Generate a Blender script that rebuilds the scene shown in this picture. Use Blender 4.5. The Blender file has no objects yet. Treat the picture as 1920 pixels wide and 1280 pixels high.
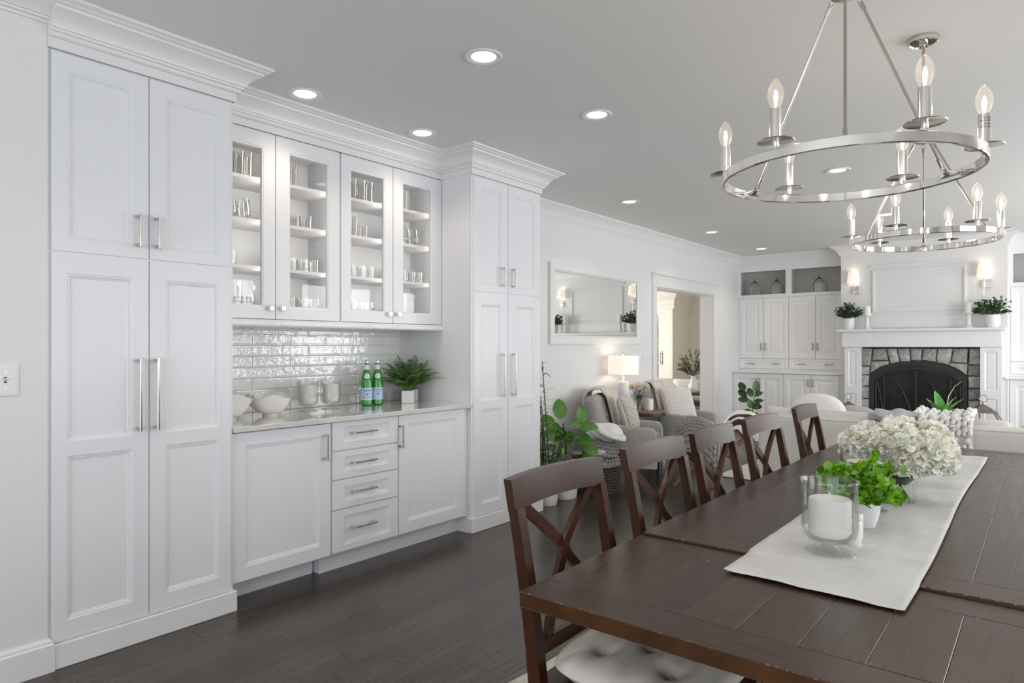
import bpy, bmesh, math, random
from mathutils import Vector, Matrix
random.seed(7)
PI = math.pi
scene = bpy.context.scene
COL = scene.collection

# ---------------------------------------------------------------- camera, world, daylight, exposure
cam_d = bpy.data.cameras.new('camera')
cam = bpy.data.objects.new('camera', cam_d)
COL.objects.link(cam)
cam.location = (0, 0, 1.35)
cam.rotation_euler = (PI / 2, 0, math.radians(38.85))
cam_d.sensor_width = 36
cam_d.lens = 1245 / 1920 * 36
cam_d.shift_y = 8 / 1920
cam_d.clip_start = 0.05
scene.camera = cam
scene.view_settings.view_transform = 'Standard'
scene.view_settings.look = 'None'
scene.view_settings.gamma = 1
scene.view_settings.use_curve_mapping = False
scene.view_settings.exposure = -0.12
scene.cycles.max_bounces = 9
scene.cycles.diffuse_bounces = 5
scene.cycles.glossy_bounces = 4
scene.cycles.transmission_bounces = 6
scene.cycles.transparent_max_bounces = 24
scene.cycles.caustics_reflective = False
scene.cycles.caustics_refractive = False
scene.cycles.sample_clamp_indirect = 4
scene.cycles.use_denoising = True

world = bpy.data.worlds.new('sky')
scene.world = world
world.use_nodes = True
bgn = world.node_tree.nodes['Background']
bgn.inputs[0].default_value = (0.90, 0.95, 1.0, 1)
bgn.inputs[1].default_value = 1.0

def lamp(name, kind, loc, power, color=(1, 1, 1), rot=(0, 0, 0), size=0.1, size_y=None, spot=None, blend=0.5):
    d = bpy.data.lights.new(name, kind)
    d.energy = power
    d.color = color
    if kind == 'AREA':
        d.size = size
        if size_y:
            d.shape = 'RECTANGLE'
            d.size_y = size_y
        else:
            d.shape = 'DISK'
    elif kind in ('POINT', 'SPOT'):
        d.shadow_soft_size = size
        if kind == 'SPOT':
            d.spot_size = spot
            d.spot_blend = blend
    o = bpy.data.objects.new(name, d)
    o.location = loc
    o.rotation_euler = rot
    COL.objects.link(o)
    return o

DAY = (0.93, 0.965, 1.0)
# daylight entering by the windows of the right-hand wall (facing -X) and the wall behind the camera (facing +Y)
WIN_RIGHT = [(-0.9, 0.6), (1.6, 3.1), (4.1, 5.6), (6.4, 7.9), (8.6, 10.1)]  # last window added to brighten the far end of the room
WIN_W = [20.0, 30.0, 56.0, 76.0, 66.0]
for (a, b), w_ in zip(WIN_RIGHT, WIN_W):
    lamp('window_daylight', 'AREA', (2.62, (a + b) / 2, 1.45), w_, DAY, (0, PI / 2, 0), 1.9, b - a)
lamp('window_daylight', 'AREA', (-0.6, -2.55, 1.4), 70.0, DAY, (PI / 2, 0, 0), 4.2, 2.0)
lamp('sunroom_daylight', 'AREA', (-7.95, 9.9, 1.35), 150.0, (1.0, 0.97, 0.92), (0, -PI / 2, 0), 1.7, 3.6)
WARM = (1.0, 0.80, 0.58)
lamp('far_ceiling_fill', 'POINT', (1.7, 7.9, 1.75), 34.0, (1.0, 0.86, 0.72), size=0.12)  # unseen point light added to lift the far ceiling and walls

# ---------------------------------------------------------------- materials
MATS = {}
def mat(name, color=(0.8, 0.8, 0.8), rough=0.5, metal=0.0, spec=0.5, color2=None, nscale=8.0, stretch=(1, 1, 1), ndetail=4.0,
        bump=0.0, bscale=60.0, bstretch=(1, 1, 1), bdist=0.002, coat=0.0, rand=0.0, ramp=(0.35, 0.65), rough2=None, sheen=0.0, trans=0.0,
        emit=None, estr=0.0, coords='Object', sss=0.0):
    m = bpy.data.materials.new(name)
    m.use_nodes = True
    nt = m.node_tree
    b = nt.nodes['Principled BSDF']
    b.inputs['Base Color'].default_value = (*color, 1)
    b.inputs['Roughness'].default_value = rough
    b.inputs['Metallic'].default_value = metal
    b.inputs['Specular IOR Level'].default_value = spec
    b.inputs['Coat Weight'].default_value = coat
    b.inputs['Coat Roughness'].default_value = 0.12
    b.inputs['Sheen Weight'].default_value = sheen
    b.inputs['Transmission Weight'].default_value = trans
    if sss:
        b.inputs['Subsurface Weight'].default_value = sss
        b.inputs['Subsurface Radius'].default_value = (0.02, 0.015, 0.01)
    if emit:
        b.inputs['Emission Color'].default_value = (*emit, 1)
        b.inputs['Emission Strength'].default_value = estr
    tc = nt.nodes.new('ShaderNodeTexCoord')
    oi = None
    vec = tc.outputs[coords]
    if rand:
        oi = nt.nodes.new('ShaderNodeObjectInfo')
        ml = nt.nodes.new('ShaderNodeMath')
        ml.operation = 'MULTIPLY'
        ml.inputs[1].default_value = 37.0
        nt.links.new(oi.outputs['Random'], ml.inputs[0])
        ad = nt.nodes.new('ShaderNodeVectorMath')
        ad.operation = 'ADD'
        nt.links.new(vec, ad.inputs[0])
        nt.links.new(ml.outputs[0], ad.inputs[1])
        vec = ad.outputs[0]
    out_col = None
    if color2:
        mp = nt.nodes.new('ShaderNodeMapping')
        mp.inputs['Scale'].default_value = stretch
        nt.links.new(vec, mp.inputs[0])
        nz = nt.nodes.new('ShaderNodeTexNoise')
        nz.inputs['Scale'].default_value = nscale
        nz.inputs['Detail'].default_value = ndetail
        nz.inputs['Roughness'].default_value = 0.6
        nt.links.new(mp.outputs[0], nz.inputs['Vector'])
        cr = nt.nodes.new('ShaderNodeValToRGB')
        cr.color_ramp.elements[0].position = ramp[0]
        cr.color_ramp.elements[1].position = ramp[1]
        cr.color_ramp.elements[0].color = (*color, 1)
        cr.color_ramp.elements[1].color = (*color2, 1)
        nt.links.new(nz.outputs['Fac'], cr.inputs[0])
        out_col = cr.outputs[0]
        if rough2 is not None:
            mr = nt.nodes.new('ShaderNodeMapRange')
            mr.inputs['To Min'].default_value = rough
            mr.inputs['To Max'].default_value = rough2
            mr.inputs['From Min'].default_value = 0.3
            mr.inputs['From Max'].default_value = 0.7
            nt.links.new(nz.outputs['Fac'], mr.inputs['Value'])
            nt.links.new(mr.outputs[0], b.inputs['Roughness'])
    if rand:
        hs = nt.nodes.new('ShaderNodeHueSaturation')
        mr = nt.nodes.new('ShaderNodeMapRange')
        mr.inputs['To Min'].default_value = 1 - rand
        mr.inputs['To Max'].default_value = 1 + rand
        nt.links.new(oi.outputs['Random'], mr.inputs['Value'])
        nt.links.new(mr.outputs[0], hs.inputs['Value'])
        if out_col:
            nt.links.new(out_col, hs.inputs['Color'])
        else:
            hs.inputs['Color'].default_value = (*color, 1)
        out_col = hs.outputs[0]
    if out_col:
        nt.links.new(out_col, b.inputs['Base Color'])
    if bump:
        mp2 = nt.nodes.new('ShaderNodeMapping')
        mp2.inputs['Scale'].default_value = bstretch
        nt.links.new(vec, mp2.inputs[0])
        n2 = nt.nodes.new('ShaderNodeTexNoise')
        n2.inputs['Scale'].default_value = bscale
        n2.inputs['Detail'].default_value = 3
        nt.links.new(mp2.outputs[0], n2.inputs['Vector'])
        bp = nt.nodes.new('ShaderNodeBump')
        bp.inputs['Strength'].default_value = bump
        bp.inputs['Distance'].default_value = bdist
        nt.links.new(n2.outputs['Fac'], bp.inputs['Height'])
        nt.links.new(bp.outputs[0], b.inputs['Normal'])
    MATS[name] = m
    return m

def glass_mat(name, tint=(0.97, 0.985, 0.98), rough=0.02, ior=1.45, edge=0.25, edge_tint=(0.75, 0.80, 0.79), glow=0.0):
    """Thin clear glass: see-through, mirroring by Fresnel, denser where it is seen edge-on."""
    m = bpy.data.materials.new(name)
    m.use_nodes = True
    nt = m.node_tree
    nt.nodes.clear()
    out = nt.nodes.new('ShaderNodeOutputMaterial')
    tr = nt.nodes.new('ShaderNodeBsdfTransparent')
    gl = nt.nodes.new('ShaderNodeBsdfGlossy')
    gl.inputs['Roughness'].default_value = rough
    gl.inputs['Color'].default_value = (1, 1, 1, 1)
    l2 = nt.nodes.new('ShaderNodeLayerWeight')
    l2.inputs['Blend'].default_value = 0.5
    pw = nt.nodes.new('ShaderNodeMath')
    pw.operation = 'POWER'
    pw.inputs[1].default_value = 4.0
    nt.links.new(l2.outputs['Facing'], pw.inputs[0])
    fr = nt.nodes.new('ShaderNodeMath')
    fr.operation = 'MULTIPLY_ADD'
    fr.inputs[1].default_value = 0.75
    fr.inputs[2].default_value = ((ior - 1) / (ior + 1)) ** 2
    nt.links.new(pw.outputs[0], fr.inputs[0])
    lw = nt.nodes.new('ShaderNodeLayerWeight')
    lw.inputs['Blend'].default_value = edge
    mc = nt.nodes.new('ShaderNodeMixRGB')
    mc.inputs[1].default_value = (*tint, 1)
    mc.inputs[2].default_value = (*edge_tint, 1)
    nt.links.new(lw.outputs['Facing'], mc.inputs[0])
    nt.links.new(mc.outputs[0], tr.inputs['Color'])
    mx = nt.nodes.new('ShaderNodeMixShader')
    nt.links.new(fr.outputs[0], mx.inputs[0])
    nt.links.new(tr.outputs[0], mx.inputs[1])
    nt.links.new(gl.outputs[0], mx.inputs[2])
    last = mx
    if glow:
        em = nt.nodes.new('ShaderNodeEmission')
        em.inputs['Color'].default_value = (1.0, 0.82, 0.62, 1)
        em.inputs['Strength'].default_value = glow
        last = nt.nodes.new('ShaderNodeAddShader')
        nt.links.new(mx.outputs[0], last.inputs[0])
        nt.links.new(em.outputs[0], last.inputs[1])
    nt.links.new(last.outputs[0], out.inputs[0])
    MATS[name] = m
    return m

mat('cabinet_paint', (0.82, 0.83, 0.86), 0.32)
mat('wall_paint', (0.80, 0.80, 0.80), 0.6, bump=0.03, bscale=300)
mat('trim_paint', (0.82, 0.82, 0.825), 0.35)
mat('ceiling_paint', (0.78, 0.78, 0.775), 0.75)
mat('niche_grey', (0.52, 0.52, 0.50), 0.6)  # darker grey than the trim, for the niche insides
mat('sunroom_paint', (0.80, 0.77, 0.71), 0.55)
mat('floor_oak', (0.030, 0.0235, 0.0195), 0.26, color2=(0.070, 0.057, 0.048), nscale=7, stretch=(9, 0.55, 9), ndetail=8, rand=0.20, bump=0.22,
    bscale=18, bstretch=(14, 0.6, 14), bdist=0.0010, ramp=(0.3, 0.7))
mat('table_wood', (0.034, 0.0175, 0.0108), 0.25, spec=0.42, color2=(0.066, 0.038, 0.026), nscale=6, stretch=(12, 0.7, 12), ndetail=8, rand=0.16, bump=0.32,
    bscale=9, bstretch=(12, 1.1, 12), bdist=0.0016, ramp=(0.25, 0.75), rough2=0.34)
mat('table_wood_cross', (0.034, 0.0175, 0.0108), 0.25, spec=0.42, color2=(0.066, 0.038, 0.026), nscale=6, stretch=(0.7, 12, 12), ndetail=8, rand=0.16, bump=0.32,
    bscale=9, bstretch=(1.1, 12, 12), bdist=0.0016, ramp=(0.25, 0.75), rough2=0.34)
mat('table_edge', (0.034, 0.0115, 0.0028), 0.4, spec=0.3, color2=(0.085, 0.031, 0.0065), nscale=9, stretch=(1, 1, 1), ramp=(0.3, 0.7))  # saturated brown of edges catching no sky reflection, put into the colour
mat('worn_edge', (0.050, 0.020, 0.008), 0.4, color2=(0.60, 0.36, 0.14), nscale=120, ndetail=6, ramp=(0.55, 0.72))
mat('chair_wood', (0.030, 0.0095, 0.0045), 0.30, spec=0.32, color2=(0.062, 0.0195, 0.008), nscale=7, stretch=(1, 1, 1), ndetail=3, rand=0.10, ramp=(0.25, 0.8))
mat('nickel', (0.80, 0.765, 0.72), 0.16, 1.0)
mat('polished_nickel', (0.86, 0.83, 0.79), 0.07, 1.0)
mat('rod_nickel', (0.50, 0.46, 0.40), 0.22, 1.0)
mat('quartz', (0.74, 0.735, 0.725), 0.04, spec=1.0, coat=1.0, color2=(0.68, 0.675, 0.665), nscale=3, ndetail=8, ramp=(0.45, 0.7))
mat('tile_glaze', (0.80, 0.80, 0.795), 0.05, spec=0.8, bump=0.8, bscale=20, bdist=0.004, rand=0.02, coords='Object')
mat('grout', (0.74, 0.74, 0.73), 0.8)
mat('mirror_silver', (0.88, 0.90, 0.87), 0.015, 1.0)
mat('black_iron', (0.018, 0.018, 0.019), 0.42)
mat('dark_void', (0.012, 0.011, 0.011), 0.7)
mat('firebox_glass', (0.015, 0.014, 0.014), 0.08, spec=0.4)
mat('stone', (0.24, 0.235, 0.225), 0.85, color2=(0.52, 0.515, 0.50), nscale=22, ndetail=8, rand=0.28, bump=0.9, bscale=40, bdist=0.012, ramp=(0.3, 0.7))
mat('mortar', (0.10, 0.095, 0.09), 0.95)
mat('linen_white', (0.76, 0.75, 0.73), 0.85, bump=0.25, bscale=420, sheen=0.2)
mat('runner_linen', (0.68, 0.68, 0.68), 0.85, color2=(0.60, 0.60, 0.60), nscale=7, ndetail=6, bump=0.7, bscale=16, bstretch=(1, 2.2, 1), bdist=0.006)
mat('sofa_linen', (0.68, 0.66, 0.625), 0.9, bump=0.25, bscale=350, color2=(0.62, 0.60, 0.57), nscale=60)
mat('armchair_linen', (0.40, 0.39, 0.365), 0.9, bump=0.3, bscale=350, color2=(0.34, 0.33, 0.31), nscale=40)
mat('cushion_linen', (0.64, 0.60, 0.55), 0.9, bump=0.25, bscale=400)
mat('cream_fur', (0.76, 0.71, 0.65), 0.95, bump=0.9, bscale=110, bdist=0.01, color2=(0.66, 0.60, 0.54), nscale=40, sheen=0.4)
mat('white_knit', (0.80, 0.785, 0.755), 0.9, bump=0.6, bscale=110, bdist=0.006)
mat('grey_knit', (0.30, 0.29, 0.28), 0.92, bump=0.4, bscale=160, bdist=0.004)
mat('pale_grey_knit', (0.50, 0.51, 0.53), 0.92, bump=0.8, bscale=130, bdist=0.006)
mat('ruffle_grey', (0.50, 0.50, 0.51), 0.9, bump=0.3, bscale=90)
mat('rug_wool', (0.55, 0.52, 0.475), 0.95, color2=(0.44, 0.41, 0.37), nscale=30, ndetail=7, bump=0.6, bscale=180, bdist=0.004)
mat('rug_ivory', (0.62, 0.60, 0.56), 0.95, color2=(0.52, 0.50, 0.46), nscale=12, ndetail=6, bump=0.6, bscale=120, bdist=0.004)
mat('basket_cane', (0.045, 0.034, 0.028), 0.7, color2=(0.085, 0.065, 0.052), nscale=50)
mat('black_leg', (0.012, 0.011, 0.011), 0.4)
mat('stool_wood', (0.23, 0.13, 0.065), 0.5, color2=(0.33, 0.20, 0.11), nscale=8, stretch=(4, 4, 1))
mat('walnut', (0.14, 0.066, 0.034), 0.3, color2=(0.22, 0.11, 0.06), nscale=6, stretch=(1, 6, 1))
mat('porcelain', (0.82, 0.81, 0.79), 0.12)
mat('ceramic_white', (0.80, 0.79, 0.775), 0.4)
mat('pot_white', (0.78, 0.78, 0.775), 0.45)
mat('candle_wax', (0.86, 0.84, 0.79), 0.5, sss=0.15)
mat('soil', (0.03, 0.022, 0.016), 0.95)
mat('leaf_fiddle', (0.030, 0.115, 0.012), 0.38, color2=(0.10, 0.24, 0.022), nscale=6, rand=0.45, trans=0.0)
mat('leaf_dark_fiddle', (0.014, 0.050, 0.012), 0.36, color2=(0.045, 0.115, 0.020), nscale=6, rand=0.5)
mat('leaf_palm', (0.035, 0.13, 0.028), 0.45, color2=(0.16, 0.34, 0.075), nscale=9, rand=0.4)
mat('leaf_fern', (0.024, 0.085, 0.012), 0.5, color2=(0.11, 0.23, 0.035), nscale=14, rand=0.35)
mat('leaf_box', (0.075, 0.26, 0.010), 0.40, color2=(0.27, 0.55, 0.025), nscale=18, rand=0.42)
mat('leaf_ivy', (0.018, 0.052, 0.016), 0.5, color2=(0.085, 0.16, 0.055), nscale=40, rand=0.3)
mat('leaf_olive', (0.030, 0.062, 0.030), 0.5, color2=(0.12, 0.17, 0.10), nscale=30, rand=0.3)
mat('leaf_agave', (0.055, 0.27, 0.035), 0.35, color2=(0.20, 0.46, 0.11), nscale=9, rand=0.2)
mat('leaf_outdoor', (0.07, 0.22, 0.03), 0.6, color2=(0.34, 0.55, 0.14), nscale=5)
mat('stem_green', (0.06, 0.09, 0.03), 0.6)
mat('stem_brown', (0.055, 0.040, 0.026), 0.7)
mat('petal_white', (0.93, 0.93, 0.88), 0.6, color2=(0.92, 0.90, 0.78), nscale=30, sss=0.25)
mat('petal_cream', (0.86, 0.82, 0.72), 0.6)
mat('bottle_green', (0.012, 0.20, 0.020), 0.04, spec=0.7, color2=(0.03, 0.33, 0.035), nscale=14)
mat('label_blue', (0.46, 0.62, 0.82), 0.45)
mat('label_white', (0.74, 0.78, 0.86), 0.45)
mat('print_navy', (0.02, 0.03, 0.10), 0.6)
mat('print_red', (0.70, 0.055, 0.035), 0.5)
mat('print_black', (0.01, 0.01, 0.01), 0.6)
mat('cap_silver', (0.66, 0.70, 0.68), 0.3, 0.8)
mat('antique_pewter', (0.22, 0.205, 0.185), 0.38, 0.9, color2=(0.36, 0.34, 0.31), nscale=25)
mat('plastic_white', (0.82, 0.82, 0.84), 0.3)
mat('slot_dark', (0.02, 0.02, 0.02), 0.6)
mat('shadow_gap', (0.10, 0.10, 0.10), 0.8)
mat('frost_white', (0.80, 0.81, 0.83), 0.3)
mat('downlight_trim', (0.82, 0.82, 0.82), 0.5)
mat('lit_lens', (1, 1, 1), 0.5, emit=(1.0, 0.90, 0.76), estr=5.0)
mat('lit_strip', (1, 1, 1), 0.5, emit=(1.0, 0.86, 0.70), estr=2.2)
mat('lit_filament', (1, 1, 1), 0.5, emit=(1.0, 0.84, 0.62), estr=55.0)
mat('lit_shade', (0.85, 0.80, 0.74), 0.8, emit=(1.0, 0.82, 0.66), estr=0.62, bump=0.15, bscale=300)
mat('bark', (0.06, 0.045, 0.03), 0.9)
mat('bed_grey', (0.42, 0.43, 0.42), 0.9)
glass_mat('pane_glass', (0.985, 0.99, 0.99), 0.01, 1.35, 0.2, (0.93, 0.95, 0.95))
glass_mat('clear_glass', (0.975, 0.98, 0.975), 0.03, 1.55, 0.3, (0.80, 0.81, 0.805))
glass_mat('tumbler_glass', (0.965, 0.968, 0.968), 0.05, 1.75, 0.3, (0.80, 0.81, 0.82))
glass_mat('bulb_glass', (1.0, 0.985, 0.96), 0.02, 1.4, 0.3, (0.93, 0.90, 0.86), glow=0.12)
# ---------------------------------------------------------------- mesh helpers
class M:
    """Collects shapes; obj() links them as ONE mesh object."""
    def __init__(s):
        s.v, s.f, s.m = [], [], []
    def add(s, vs, fs, mi=0):
        n = len(s.v)
        s.v += [tuple(p) for p in vs]
        s.f += [tuple(i + n for i in f) for f in fs]
        s.m += [mi] * len(fs)
        return s
    def box(s, x0, x1, y0, y1, z0, z1, mi=0, c=0.0):
        if x0 > x1: x0, x1 = x1, x0
        if y0 > y1: y0, y1 = y1, y0
        if z0 > z1: z0, z1 = z1, z0
        if c <= 0:
            vs = [(x, y, z) for z in (z0, z1) for y in (y0, y1) for x in (x0, x1)]
            return s.add(vs, [(0, 2, 3, 1), (4, 5, 7, 6), (0, 1, 5, 4), (2, 6, 7, 3), (0, 4, 6, 2), (1, 3, 7, 5)], mi)
        return s.cbox(x0, x1, y0, y1, z0, z1, c, mi)
    def cbox(s, x0, x1, y0, y1, z0, z1, c, mi=0, mi_edge=None, mats6=None):
        """Box with chamfered edges: 24 vertices; faces in order -x +x -y +y -z +z may carry their own material."""
        c = min(c, (x1 - x0) * .45, (y1 - y0) * .45, (z1 - z0) * .45)
        X, Y, Z = (x0, x1), (y0, y1), (z0, z1)
        idx, vs = {}, []
        for i in (0, 1):
            for j in (0, 1):
                for k in (0, 1):
                    for a in (0, 1, 2):
                        p = [X[i] + (c if i == 0 else -c), Y[j] + (c if j == 0 else -c), Z[k] + (c if k == 0 else -c)]
                        p[a] = (X, Y, Z)[a][(i, j, k)[a]]
                        idx[(i, j, k, a)] = len(vs)
                        vs.append(p)
        me = mi if mi_edge is None else mi_edge
        F = []
        for a in (0, 1, 2):
            b, d = [q for q in (0, 1, 2) if q != a]
            for sgn in (0, 1):
                f = []
                for (p, q) in ((0, 0), (1, 0), (1, 1), (0, 1)):
                    t = [0, 0, 0]
                    t[a], t[b], t[d] = sgn, p, q
                    f.append(idx[(*t, a)])
                F.append((f, (mats6[a * 2 + sgn] if mats6 else mi)))
        for a in (0, 1, 2):
            b, d = [q for q in (0, 1, 2) if q != a]
            for p in (0, 1):
                for q in (0, 1):
                    t0, t1 = [0, 0, 0], [0, 0, 0]
                    t0[a], t0[b], t0[d] = 0, p, q
                    t1[a], t1[b], t1[d] = 1, p, q
                    F.append(([idx[(*t0, b)], idx[(*t1, b)], idx[(*t1, d)], idx[(*t0, d)]], me))
        for i in (0, 1):
            for j in (0, 1):
                for k in (0, 1):
                    F.append(([idx[(i, j, k, 0)], idx[(i, j, k, 1)], idx[(i, j, k, 2)]], me))
        n = len(s.v)
        s.v += [tuple(p) for p in vs]
        for f, m_ in F:
            s.f.append(tuple(i + n for i in f))
            s.m.append(m_)
        return s
    def tube(s, pts, r, n=8, closed=False, mi=0, caps=True):
        pts = [Vector(p) for p in pts]
        rs = r if isinstance(r, (list, tuple)) else [r] * len(pts)
        N = len(pts)
        rings = []
        ref = None
        for i, p in enumerate(pts):
            if closed:
                t = pts[(i + 1) % N] - pts[i - 1]
            else:
                t = pts[min(i + 1, N - 1)] - pts[max(i - 1, 0)]
            t.normalize()
            if ref is None:
                ref = Vector((0, 0, 1)) if abs(t.z) < 0.9 else Vector((1, 0, 0))
            u = t.cross(ref)
            if u.length < 1e-5:
                u = t.orthogonal()
            u.normalize()
            w = u.cross(t).normalized()
            ref = w
            rings.append([p + (u * math.cos(2 * PI * k / n) + w * math.sin(2 * PI * k / n)) * rs[i] for k in range(n)])
        vs = [q for rg in rings for q in rg]
        fs = []
        for i in range(N if closed else N - 1):
            j = (i + 1) % N
            for k in range(n):
                fs.append((i * n + k, i * n + (k + 1) % n, j * n + (k + 1) % n, j * n + k))
        if caps and not closed:
            fs.append(tuple(range(n - 1, -1, -1)))
            fs.append(tuple((N - 1) * n + k for k in range(n)))
        return s.add(vs, fs, mi)
    def bar(s, pts, w, h, up=(0, 0, 1), mi=0):
        """Rectangular bar (w across, h along up) swept through pts."""
        pts = [Vector(p) for p in pts]
        N = len(pts)
        vs = []
        up = Vector(up)
        for i, p in enumerate(pts):
            t = (pts[min(i + 1, N - 1)] - pts[max(i - 1, 0)]).normalized()
            a = t.cross(up)
            if a.length < 1e-4:
                a = t.orthogonal()
            a.normalize()
            b = a.cross(t).normalized()
            ww = w[i] if isinstance(w, (list, tuple)) else w
            hh = h[i] if isinstance(h, (list, tuple)) else h
            for (x, y) in ((-1, -1), (1, -1), (1, 1), (-1, 1)):
                vs.append(p + a * x * ww / 2 + b * y * hh / 2)
        fs = []
        for i in range(N - 1):
            for k in range(4):
                fs.append((i * 4 + k, i * 4 + (k + 1) % 4, i * 4 + 4 + (k + 1) % 4, i * 4 + 4 + k))
        fs.append((3, 2, 1, 0))
        fs.append(tuple((N - 1) * 4 + k for k in range(4)))
        return s.add(vs, fs, mi)
    def lathe(s, prof, n=24, c=(0, 0, 0), mi=0, mis=None):
        vs, fs, ms = [], [], []
        rows = []
        for (r, z) in prof:
            if r < 1e-6:
                rows.append([len(vs)])
                vs.append((c[0], c[1], c[2] + z))
            else:
                rows.append(list(range(len(vs), len(vs) + n)))
                for k in range(n):
                    a = 2 * PI * k / n
                    vs.append((c[0] + r * math.cos(a), c[1] + r * math.sin(a), c[2] + z))
        N = len(s.v)
        s.v += vs
        for i in range(len(rows) - 1):
            A, B = rows[i], rows[i + 1]
            mm = mis[i] if mis else mi
            for k in range(n):
                k2 = (k + 1) % n
                if len(A) == 1 and len(B) == 1:
                    continue
                if len(A) == 1:
                    f = (A[0], B[k2], B[k])
                elif len(B) == 1:
                    f = (A[k], A[k2], B[0])
                else:
                    f = (A[k], A[k2], B[k2], B[k])
                s.f.append(tuple(q + N for q in f))
                s.m.append(mm)
        return s
    def prism(s, poly, f3, d0, d1, mi=0):
        """poly of (u,v), f3(u,v,d) -> point; extruded from d0 to d1."""
        n = len(poly)
        vs = [f3(u, v, d0) for u, v in poly] + [f3(u, v, d1) for u, v in poly]
        fs = [tuple(range(n - 1, -1, -1)), tuple(range(n, 2 * n))]
        fs += [(i, (i + 1) % n, n + (i + 1) % n, n + i) for i in range(n)]
        return s.add(vs, fs, mi)
    def ell(s, c, ax, n=6, rg=4, mi=0):
        """Ellipsoid with the three axis vectors ax."""
        c = Vector(c)
        A = [Vector(a) for a in ax]
        vs, fs = [c + A[2]], []
        for i in range(1, rg):
            t = PI * i / rg
            for k in range(n):
                a = 2 * PI * k / n
                vs.append(c + A[0] * math.sin(t) * math.cos(a) + A[1] * math.sin(t) * math.sin(a) + A[2] * math.cos(t))
        vs.append(c - A[2])
        for k in range(n):
            fs.append((0, 1 + k, 1 + (k + 1) % n))
        for i in range(rg - 2):
            for k in range(n):
                a, b = 1 + i * n + k, 1 + i * n + (k + 1) % n
                fs.append((a, a + n, b + n, b))
        L = len(vs) - 1
        o = 1 + (rg - 2) * n
        for k in range(n):
            fs.append((L, o + (k + 1) % n, o + k))
        return s.add(vs, fs, mi)
    def grid(s, f, nu, nv, mi=0, wrap=False):
        vs = [f(i / nu, j / nv) for j in range(nv + 1) for i in range(nu + (0 if wrap else 1))]
        w = nu if wrap else nu + 1
        fs = []
        for j in range(nv):
            for i in range(nu):
                i2 = (i + 1) % w
                fs.append((j * w + i, j * w + i2, (j + 1) * w + i2, (j + 1) * w + i))
        return s.add(vs, fs, mi)
    def rbox(s, c, size, bev=0.03, seg=3, mtx=None, mi=0, puff=0.0, cuts=0):
        """Rounded box; puff swells the big faces."""
        bm = bmesh.new()
        bmesh.ops.create_cube(bm, size=1)
        bmesh.ops.scale(bm, vec=Vector(size), verts=bm.verts)
        bmesh.ops.bevel(bm, geom=bm.edges[:], offset=min(bev, min(size) * .49), segments=seg, profile=0.5, affect='EDGES')
        if cuts:
            big = [e for e in bm.edges if e.calc_length() > max(size) * 0.3]
            bmesh.ops.subdivide_edges(bm, edges=big, cuts=cuts, use_grid_fill=True)
        bm.verts.ensure_lookup_table()
        vs = []
        for v in bm.verts:
            p = v.co.copy()
            if puff:
                sx, sy, sz = [2 * p[i] / size[i] for i in range(3)]
                k = min(range(3), key=lambda i: size[i])
                o = [q for i, q in enumerate((sx, sy, sz)) if i != k]
                p[k] += puff * (1 - o[0] ** 2) * (1 - o[1] ** 2) * (1 if (sx, sy, sz)[k] > 0 else -1)
            if mtx is not None:
                p = mtx @ p
            vs.append(p + Vector(c))
        fs = [tuple(v.index for v in f.verts) for f in bm.faces]
        bm.free()
        return s.add(vs, fs, mi)
    def obj(s, name, mats, parent=None, smooth=False, angle=38, world=True, kind=None, label=None, fix=True):
        me = bpy.data.meshes.new(name)
        vs = s.v
        if parent is not None and world:
            w = WLOC.get(parent.name, Vector((0, 0, 0)))
            vs = [(p[0] - w.x, p[1] - w.y, p[2] - w.z) for p in vs]
        me.from_pydata(vs, [], s.f)
        if not isinstance(mats, (list, tuple)):
            mats = [mats]
        for q in mats:
            me.materials.append(MATS[q])
        if len(mats) > 1:
            me.polygons.foreach_set('material_index', s.m)
        if fix:
            bm = bmesh.new()
            bm.from_mesh(me)
            bmesh.ops.recalc_face_normals(bm, faces=bm.faces[:])
            bm.to_mesh(me)
            bm.free()
        if smooth:
            me.shade_smooth()
            me.set_sharp_from_angle(angle=math.radians(angle))
        o = bpy.data.objects.new(name, me)
        COL.objects.link(o)
        if parent is not None:
            o.parent = parent
            WLOC[o.name] = WLOC.get(parent.name, Vector((0, 0, 0)))
        else:
            WLOC[o.name] = Vector((0, 0, 0))
        if kind: o['kind'] = kind
        if label: o['label'] = label
        return o

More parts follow.
